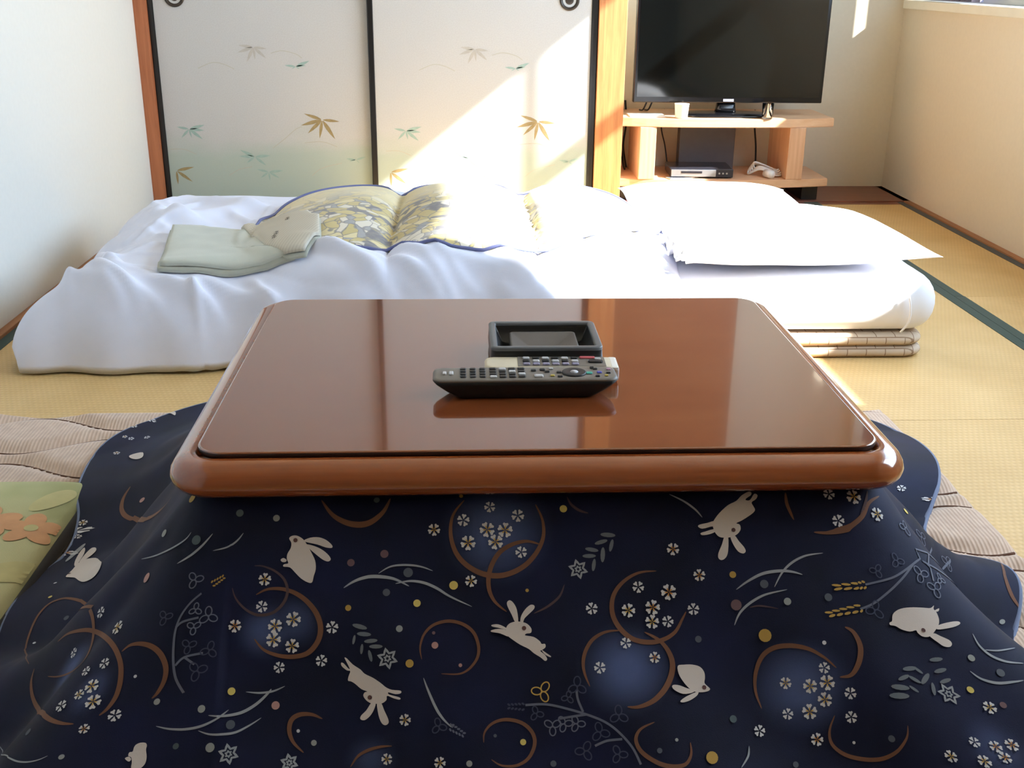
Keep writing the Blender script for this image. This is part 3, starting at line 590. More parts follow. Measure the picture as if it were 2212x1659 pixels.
def cush_mat():
    t = NT('cushion_green'); v = t.coords(); n = t.add('ShaderNodeTexNoise', Scale=6., Detail=2.); t.link(v, n.inputs['Vector'])
    c = t.ramp(n.outputs['Fac'], [(.36, lin((164, 166, 122))), (.5, lin((184, 186, 142))), (.62, lin((196, 194, 152)))]); w_ = t.add('ShaderNodeTexNoise', Scale=500., Detail=1.); t.link(v, w_.inputs['Vector'])
    t.color(c); t.bump(w_.outputs['Fac'], .4, .001); t.set(Roughness=.9); t.b.inputs['Specular IOR Level'].default_value = .2; return t.m
M_CUSH = cush_mat(); M_ORANGE = plain('print_orange', (226, 140, 84), .85, .06, 40, .2); M_PEACH = plain('print_peach', (218, 168, 128), .85, .06, 40, .2); M_LGREEN = plain('print_pale_green', (202, 196, 146), .85, .05, 40, .2); M_DGREEN = plain('print_olive', (140, 138, 86), .85, .06, 40, .2); M_CUSH_B = cloth('cushion_black_edge', (38, 34, 32), .9, .3, 500.)
CX0, CX1, CY0, CY1 = -1.21, -.672, 1.315, 1.845
def cush_h(x, y):
    u = 2*(x-CX0)/(CX1-CX0)-1; w_ = 2*(y-CY0)/(CY1-CY0)-1; e = max(0, (1-abs(u)**8)*(1-abs(w_)**8)); return .034+.028*e**.45
cu = tag(empty('floor_cushion', ((CX0+CX1)/2, (CY0+CY1)/2, .018)), 'green floor cushion with orange flower print beside the blue quilt', 'cushion')
ccx, ccy = (CX0+CX1)/2, (CY0+CY1)/2; n = 60; v = []
for s in (1, 0):
    for i in range(n):
        for j in range(n):
            x = CX0+(CX1-CX0)*i/(n-1); y = CY0+(CY1-CY0)*j/(n-1); v.append((x-ccx, y-ccy, (cush_h(x, y) if s else .026)-.018))
f = grid_faces(n, n)+[tuple(a+n*n for a in q)[::-1] for q in grid_faces(n, n)]; ed = [i*n for i in range(n)]+[(n-1)*n+j for j in range(1, n)]+[i*n+n-1 for i in range(n-2, -1, -1)]+[j for j in range(n-2, 0, -1)]
f += [(ed[(k+1) % len(ed)], ed[k], ed[k]+n*n, ed[(k+1) % len(ed)]+n*n) for k in range(len(ed))]; mesh_obj('cushion_top', v, f, M_CUSH, cu)
under(tube('edge_piping', [(x, y, .030) for x, y in rrect(ccx, ccy, .270, .267, .02, 4)], .011, M_CUSH_B, None, 8, 2, True), cu)
def cush_print(name, poly, mat, lift=.0012):
    P = [np.array(q[:2], float) for q in catmull(poly, 4, True)]; c = sum(P)/len(P); n = len(P); v = [(c[0], c[1])]; R_ = 4
    for s in range(1, R_+1): v += [tuple(c+(p-c)*s/R_) for p in P]
    v = [(min(max(a, CX0+.004), CX1-.004), min(max(b, CY0+.004), CY1-.004)) for a, b in v]
    f = [(0, 1+k, 1+(k+1) % n) for k in range(n)]+[(1+s*n+k, 1+(s+1)*n+k, 1+(s+1)*n+(k+1) % n, 1+s*n+(k+1) % n) for s in range(R_-1) for k in range(n)]
    return mesh_obj(name, [(a-ccx, b-ccy, cush_h(a, b)-.018+lift) for a, b in v], f, mat, cu)
def blob(cx, cy, a, b, rot, n=9):
    c, s = math.cos(rot), math.sin(rot); return [(cx+a*math.cos(t)*c-b*math.sin(t)*s, cy+a*math.cos(t)*s+b*math.sin(t)*c) for t in [2*math.pi*k/n for k in range(n)]]
cush_print('leaf_print', blob(-.70, 1.50, .075, .028, .5), M_LGREEN); cush_print('leaf_print', blob(-.80, 1.44, .085, .034, -.25), M_LGREEN); cush_print('leaf_print', blob(-.74, 1.41, .05, .05, .3), M_DGREEN, .0008)
cush_print('leaf_print', blob(-.715, 1.74, .05, .022, 1.1), M_LGREEN); cush_print('leaf_print', blob(-.93, 1.70, .06, .03, .2), M_LGREEN)
for fx, fy, fr, mt in ((-.80, 1.65, .055, M_PEACH), (-.715, 1.635, .045, M_PEACH), (-.715, 1.37, .04, M_ORANGE), (-.98, 1.50, .05, M_ORANGE)):
    for k in range(5): a = 2*math.pi*k/5+.4; cush_print('petal_print', blob(fx+fr*.62*math.cos(a), fy+fr*.62*math.sin(a), fr*.52, fr*.38, a), mt, .0016)
    cush_print('flower_heart_print', blob(fx, fy, fr*.25, fr*.25, 0), M_LGREEN, .0022)
cush_print('border_print', [(-1.20, 1.322), (-.95, 1.322), (-.68, 1.322), (-.68, 1.340), (-.95, 1.340), (-1.20, 1.340)], M_ORANGE, .002)

# ---------------------------------------------------------------- heated table
M_TABLE = wood('table_rosewood', (160, 84, 40), (132, 64, 30), 0, .16, 1., .8, .6); M_TABLE_TOP = wood('table_top_rosewood', (128, 68, 36), (116, 58, 30), 0, .10, .5, 1., .7); M_TABLE_DK = plain('table_dark_brown', (46, 26, 20), .4, .1, 30, .4)
TCX, TCY, THX, THY = .098, 1.492, .446, .352
tb = tag(empty('heated_table', (TCX, TCY, .018)), 'low glossy reddish brown wooden table standing over the blue quilt', 'table')
lathe_rect('table_board', TCX, TCY, THX, THY, .058, [(.05, .3545), (.016, .3545), (.006, .358), (.0015, .364), (0, .371), (.002, .379), (.007, .387), (.014, .3925), (.022, .3955), (.030, .3965), (.0335, .3945), (.036, .3905), (.10, .3905)], M_TABLE, tb, 12, (0, 0, -.018))
pnl = lathe_rect('top_panel', TCX, TCY, THX-.0335, THY-.0335, .034, [(.006, .391), (.002, .3925), (0, .396), (.0, .4005), (.0008, .4016), (.0022, .402), (.0032, .402), (.05, .402)], M_TABLE_TOP, tb, 10, (0, 0, -.018)); auto_sharp(pnl, 50)
pnl.data.materials.append(M_TABLE_DK); n_ = 44  # panel side coloured dark brown, shade of the gap under its edge painted in
for p_ in pnl.data.polygons:
    if max(pnl.data.vertices[i].co.z for i in p_.vertices) < .4006: p_.material_index = 1
under(box('frame', TCX-.37, TCX+.37, TCY-.275, TCY+.275, .30, .338, M_TABLE_DK, bev=.004), tb)
for sx in (-1, 1):
    for sy in (-1, 1): under(box('leg', TCX+sx*.33-.024, TCX+sx*.33+.024, TCY+sy*.24-.024, TCY+sy*.24+.024, .018, .30, M_TABLE_DK, bev=.004), tb)

# ---------------------------------------------------------------- blue quilt of the table
# the quilt is a parametric sheet: p runs round the table edge, t (metres) runs down the cloth
QCX, QCY, QHX, QHY, QRC, QCL = .098, 1.49, .418, .322, .05, .5
QLX, QLY = 2*(QHX-QRC), 2*(QHY-QRC)
QPER = 2*QLX+2*QLY+4*QCL
_prof = np.array([(-.06,.352),(-.02,.351),(.004,.343),(.020,.325),(.052,.285),(.100,.232),(.155,.178),(.212,.128),(.268,.086),(.320,.058),(.370,.044),(.42,.038),(.462,.034)])
_seg = np.r_[0, np.cumsum(np.hypot(*np.diff(_prof, axis=0).T))]
QT = float(_seg[-1])
def _smooth(s, v):
    k = np.linspace(0, QT, 200); y = np.interp(k, _seg, v)
    w = np.hanning(17); w /= w.sum()
    yy = np.convolve(np.r_[[y[0]]*8, y, [y[-1]]*8], w, 'valid')
    return np.interp(s, k, yy)
def _bump(p, c, w):
    d = np.abs((p-c+QPER/2) % QPER-QPER/2)/w
    return np.exp(-d*d)
def quilt_point(p, t):
    p = np.asarray(p, float) % QPER; t = np.asarray(t, float)
    o = _smooth(t, _prof[:, 0]); z = _smooth(t, _prof[:, 1])
    L = [QLX, QCL, QLY, QCL, QLX, QCL, QLY, QCL]; S = np.r_[0, np.cumsum(L)]
    bx = np.zeros_like(p); by = np.zeros_like(p); ang = np.zeros_like(p)
    x0, x1, y0, y1 = QCX-QHX+QRC, QCX+QHX-QRC, QCY-QHY+QRC, QCY+QHY-QRC
    for i in range(8):
        m = (p >= S[i]) & (p < S[i+1]+1e-12); q = (p-S[i])/L[i]
        if i == 0: bx = np.where(m, x0+q*L[0], bx); by = np.where(m, y0, by); ang = np.where(m, -np.pi/2, ang)
        if i == 2: bx = np.where(m, x1, bx); by = np.where(m, y0+q*L[2], by); ang = np.where(m, 0, ang)
        if i == 4: bx = np.where(m, x1-q*L[4], bx); by = np.where(m, y1, by); ang = np.where(m, np.pi/2, ang)
        if i == 6: bx = np.where(m, x0, bx); by = np.where(m, y1-q*L[6], by); ang = np.where(m, np.pi, ang)
        if i % 2:
            cx = [x1, x1, x0, x0][i//2]; cy = [y0, y1, y1, y0][i//2]
            bx = np.where(m, cx, bx); by = np.where(m, cy, by); ang = np.where(m, -np.pi/2+(i//2+q)*np.pi/2, ang)
    nx, ny = np.cos(ang), np.sin(ang)
    # how far each side spreads over the floor
    sp = .67+.24*_bump(p, S[4]+L[4]*.5, .45)+.26*_bump(p, QLX/2, .50)+.08*_bump(p, S[6]+.27, .25)
    for c in (1, 3, 5, 7): sp = sp+(.44 if c != 7 else .34)*_bump(p, S[c]+.25, .17)
    r = np.clip((t-.07)/.30, 0, 1); r = r*r*(3-2*r)
    # folds: (centre, width, height)
    F = 0*p
    for c, w, h in [(S[1]+.30,.085,.040),(S[2]+.05,.075,-.055),(S[2]+.22,.09,.050),(S[2]+.40,.07,-.035),(S[3]+.05,.11,.045),(S[3]+.26,.07,-.03),(S[3]+.42,.08,.03),
                    (S[4]+.2,.1,.02),(S[4]+.45,.1,-.02),(S[5]+.1,.09,.030),(S[5]+.28,.08,-.012),(S[6]-.02,.08,.022),(S[6]+.15,.05,-.012),(S[6]+.33,.09,.014),
                    (S[6]+.45,.04,-.008),(S[7]+.02,.09,.042),(S[7]+.16,.05,-.018),(S[7]+.30,.08,.020)]:
        F = F+h*_bump(p, c, w)
    soft = .0045*np.sin(2*np.pi*(p*2.1-t*2.0)+.6)+.0035*np.sin(2*np.pi*(p*3.7-t*2.6)+2.)+.003*np.sin(2*np.pi*(p*1.3+t*1.1))
    D = r*(F*(.55+.45*np.clip((t-.2)/.3, 0, 1))+soft*np.clip(1.4-np.clip((t-.35)/.15,0,1),.4,1))
    oo = QRC+np.where(o > 0, o*(1+(sp-1)*np.clip(t/.4, 0, 1)), o)+D*.75
    zz = np.maximum(z+D*.62, .030+.004*np.sin(p*23)*r)
    return np.stack([bx+nx*oo, by+ny*oo, zz], -1)
Q_RAB = [([[(-7813,5631),(-7963,5656),(-8094,5668),(-8261,5705),(-8422,5698),(-8476,5552),(-8318,5269),(-7548,4550),(-7266,4395),(-7093,4419),(-7037,4539),(-7108,4741),(-7342,5006),(-7603,5273),(-7736,5483)],[(-8243,5739),(-8536,5919),(-8808,6034),(-8952,6019),(-8931,5978),(-8783,5910),(-8503,5788),(-8255,5686)],[(-8374,5724),(-8717,5851),(-8917,5847),(-8937,5762),(-8862,5693),(-8724,5655),(-8523,5649),(-8324,5642)]],(-7911,5621)),([[(679,1111),(707,1081),(766,1077),(837,1117),(889,1185),(941,1278),(990,1381),(1001,1483),(981,1565),(964,1642),(915,1641),(835,1593),(763,1520),(701,1458),(626,1447),(631,1420),(680,1407),(662,1355),(666,1294),(702,1224),(706,1162)],[(590,1364),(622,1343),(658,1366),(650,1390),(610,1391)],[(848,1138),(926,1104),(1025,1101),(1115,1137),(1182,1200),(1177,1230),(1107,1223),(1008,1187),(888,1159)],[(879,1185),(948,1196),(1049,1239),(1129,1301),(1171,1363),(1142,1393),(1082,1372),(1001,1309),(920,1237)]],(754,1133)),([[(1413,2759),(1431,2699),(1392,2689),(1333,2639),(1326,2599),(1357,2609),(1401,2659),(1424,2669),(1370,2559),(1364,2539),(1389,2549),(1458,2620),(1546,2680),(1595,2730),(1691,2779),(1778,2839),(1837,2889),(1904,2918),(1999,2928),(2003,2958),(1943,2968),(1866,2948),(1876,2974),(1991,3007),(1991,3033),(1924,3017),(1851,2988),(1844,3037),(1792,3077),(1725,3081),(1677,3078),(1619,3042),(1584,2988),(1598,2948),(1627,2938),(1559,2908),(1491,2849),(1443,2819),(1408,2809)],[(1677,3068),(1725,3073),(1703,3157),(1661,3227),(1604,3273),(1556,3261),(1565,3218),(1621,3157)],[(1738,3067),(1786,3073),(1821,3156),(1866,3255),(1871,3304),(1837,3330),(1795,3305),(1759,3216)]],(1657,3008)),([[(3198,2225),(3229,2165),(3298,2136),(3377,2138),(3445,2163),(3492,2220),(3485,2270),(3432,2279),(3421,2299),(3518,2320),(3585,2371),(3604,2402),(3643,2403),(3647,2442),(3611,2471),(3587,2485),(3638,2531),(3662,2581),(3636,2600),(3589,2560),(3513,2509),(3456,2458),(3360,2407),(3274,2346),(3216,2295)],[(3037,2168),(3112,2163),(3189,2198),(3218,2231),(3111,2203),(3043,2188)],[(3032,2232),(3111,2217),(3208,2235),(3236,2311),(3129,2269),(3036,2252)],[(3601,2471),(3658,2512),(3705,2547),(3695,2558),(3638,2525)],[(3308,2143),(3271,2056),(3224,1955),(3219,1905),(3251,1882),(3294,1916),(3331,1997),(3343,2143)],[(3367,2144),(3379,2068),(3430,1989),(3491,1940),(3534,1950),(3529,1990),(3468,2049),(3417,2099),(3396,2148)]],(3408,2214)),([[(5699,1007),(5723,955),(5792,873),(5904,778),(6013,724),(6085,654),(6177,600),(6213,611),(6200,651),(6142,691),(6129,714),(6181,715),(6245,632),(6283,653),(6255,705),(6198,745),(6213,793),(6229,837),(6205,874),(6139,920),(6052,971),(5987,1001),(6027,1019),(6033,1075),(5998,1126),(5933,1163),(5850,1176),(5769,1164),(5722,1111),(5705,1059)],[(5722,972),(5638,992),(5544,1011),(5522,1035),(5572,1061),(5676,1038),(5717,1032)],[(5704,1070),(5610,1095),(5547,1115),(5566,1140),(5649,1131),(5722,1101)],[(5830,1165),(5793,1258),(5744,1360),(5740,1422),(5778,1447),(5832,1413),(5863,1331),(5875,1166)],[(5903,1158),(5926,1250),(5980,1344),(6039,1372),(6072,1346),(6056,1294),(6000,1220),(5955,1151)]],(5945,1084)),([[(5162,2700),(5233,2688),(5333,2690),(5421,2719),(5465,2782),(5468,2853),(5456,2913),(5488,2955),(5514,2987),(5491,3012),(5420,3024),(5331,3014),(5266,2967),(5205,2883),(5163,2791)],[(5332,3000),(5246,2970),(5160,2932),(5091,2924),(5072,2949),(5104,2991),(5189,3034),(5289,3028)],[(5371,3015),(5278,3044),(5193,3085),(5149,3123),(5188,3135),(5270,3112),(5352,3061)]],(5446,2968)),([[(8037,2250),(8114,2231),(8177,2160),(8312,2113),(8513,2091),(8784,2099),(9034,2129),(9198,2154),(9322,2140),(9259,2173),(9275,2218),(9231,2295),(9141,2354),(9012,2399),(8865,2445),(8758,2456),(8660,2438),(8602,2394),(8590,2363),(8443,2371),(8268,2338),(8155,2294),(8038,2281)],[(9101,2359),(9280,2355),(9484,2373),(9607,2401),(9607,2428),(9479,2431),(9279,2417),(9058,2395)],[(8819,2440),(8947,2429),(9045,2475),(9164,2538),(9174,2585),(9101,2610),(8996,2590),(8924,2536)],[(9233,2196),(9398,2189),(9328,2216)]],(8751,2374)),([[(-1171,3531),(-1125,3509),(-1058,3508),(-1024,3537),(-1019,3585),(-980,3666),(-971,3739),(-997,3787),(-1050,3826),(-1117,3802),(-1139,3730),(-1171,3674),(-1212,3659),(-1217,3619),(-1181,3610),(-1184,3563)],[(-1239,3684),(-1200,3667),(-1162,3695),(-1175,3722),(-1215,3707)]],None),([[(-13096,6386),(-13137,6386),(-13258,6386),(-13298,6386),(-13317,6270),(-13266,6124),(-13260,6297),(-13217,6386),(-13175,6351),(-13177,6386)]],None),([[(-11948,5465),(-12041,5357),(-12063,5168),(-11878,5065),(-11789,5156),(-11844,5344)]],None)]
Q_BLOSSOMS = [(-3867,2631,69,0),(-2770,2421,87,1),(-3734,3219,60,0),(-2349,2772,68,0),(-2619,2954,62,0),(-2243,3024,88,1),(-2333,3156,64,1),(-2026,3156,92,1),(-2467,3344,72,0),(-1616,3236,72,0),(-1887,3436,59,2),(99,2145,75,2),(417,1596,75,1),(397,1920,68,0),(764,2078,88,1),(558,2156,84,1),(545,2318,87,1),(761,2396,81,1),(1211,2180,72,0),(1100,2573,67,0),(624,2649,64,0),(2054,3268,66,1),(1858,3724,62,1),(2442,3758,65,1),(2373,1027,74,1),(3036,759,67,0),(2720,917,75,0),(3368,870,77,0),(3001,1034,91,1),(3213,1043,91,1),(2774,1190,90,1),(3099,1184,90,1),(3398,1310,70,0),(2804,1647,71,1),(4203,1995,71,0),(4258,2695,68,0),(5205,1301,75,2),(5498,1622,72,2),(4765,1748,70,0),(4632,2025,83,1),(5123,1816,94,2),(4921,1994,89,2),(4904,2166,83,1),(5089,2166,69,0),(5401,2026,70,0),(4576,2413,65,0),(4901,2592,66,2),(7163,646,72,0),(7942,692,93,1),(7231,988,76,0),(6398,2957,68,1),(6673,3006,82,1),(6868,2970,88,1),(6824,3176,83,1),(6639,3316,87,1),(6388,3333,64,0),(6852,2790,65,0),(6037,3518,67,0),(6690,3659,73,2),(7115,3106,68,0),(7097,3396,67,0),(9066,959,89,1),(9115,3317,78,1),(8265,3827,70,1),(8636,3876,76,1),(8645,3661,63,0),(8872,3723,72,2),(9071,3727,76,2),(8895,3846,72,2),(17578,5475,93,0),(17389,6386,68,2),(-12757,6347,79,1),(-13015,6386,75,0),(-12483,5929,72,0),(-12627,5664,72,0),(-12475,6102,64,1),(-12022,5844,87,1),(-9708,6233,86,1),(-9503,6386,90,0),(-9321,6293,74,0),(-8816,6386,72,2)]
Q_DOTS = [(-3106,1821,63,4),(-3895,1339,48,0),(-1562,1157,58,7),(-6414,5000,45,1),(-6055,5573,24,6),(-1614,2788,19,6),(-1080,3041,36,0),(109,2927,43,2),(-293,3126,42,0),(129,3328,50,1),(-96,3587,50,0),(-2648,3747,41,1),(-1906,3756,31,0),(-7638,5744,26,6),(-7128,5545,32,2),(-609,3552,34,7),(89,794,44,7),(520,862,40,0),(1793,1309,48,5),(1405,1410,44,5),(2072,1536,56,1),(1823,1771,43,1),(2177,1902,43,2),(1388,1951,35,3),(1977,2202,39,0),(2098,2612,46,3),(2384,2400,39,4),(2370,2254,19,5),(2673,2635,21,4),(602,3104,46,4),(866,3409,19,6),(1044,3548,32,0),(2764,3765,34,0),(2601,1695,51,2),(1691,648,36,7),(3916,793,45,2),(2696,607,24,3),(3456,1768,20,3),(3362,3525,34,2),(3053,3449,19,1),(3687,3776,34,1),(5895,1626,40,3),(6257,1750,50,1),(6511,1970,44,0),(7001,1929,46,1),(5907,1992,64,5),(6212,2373,75,3),(5433,2388,39,1),(6884,2485,24,6),(5746,3358,42,7),(5064,3564,19,0),(4862,3676,30,1),(5443,3796,69,3),(6405,3953,34,1),(14305,3018,51,2),(13639,6022,46,0),(9350,2786,42,0),(9603,3036,49,1),(9010,3098,41,2),(9308,3328,39,5),(7557,3649,38,1),(7099,3708,17,6),(-9901,4778,59,4),(-3458,759,55,3)]
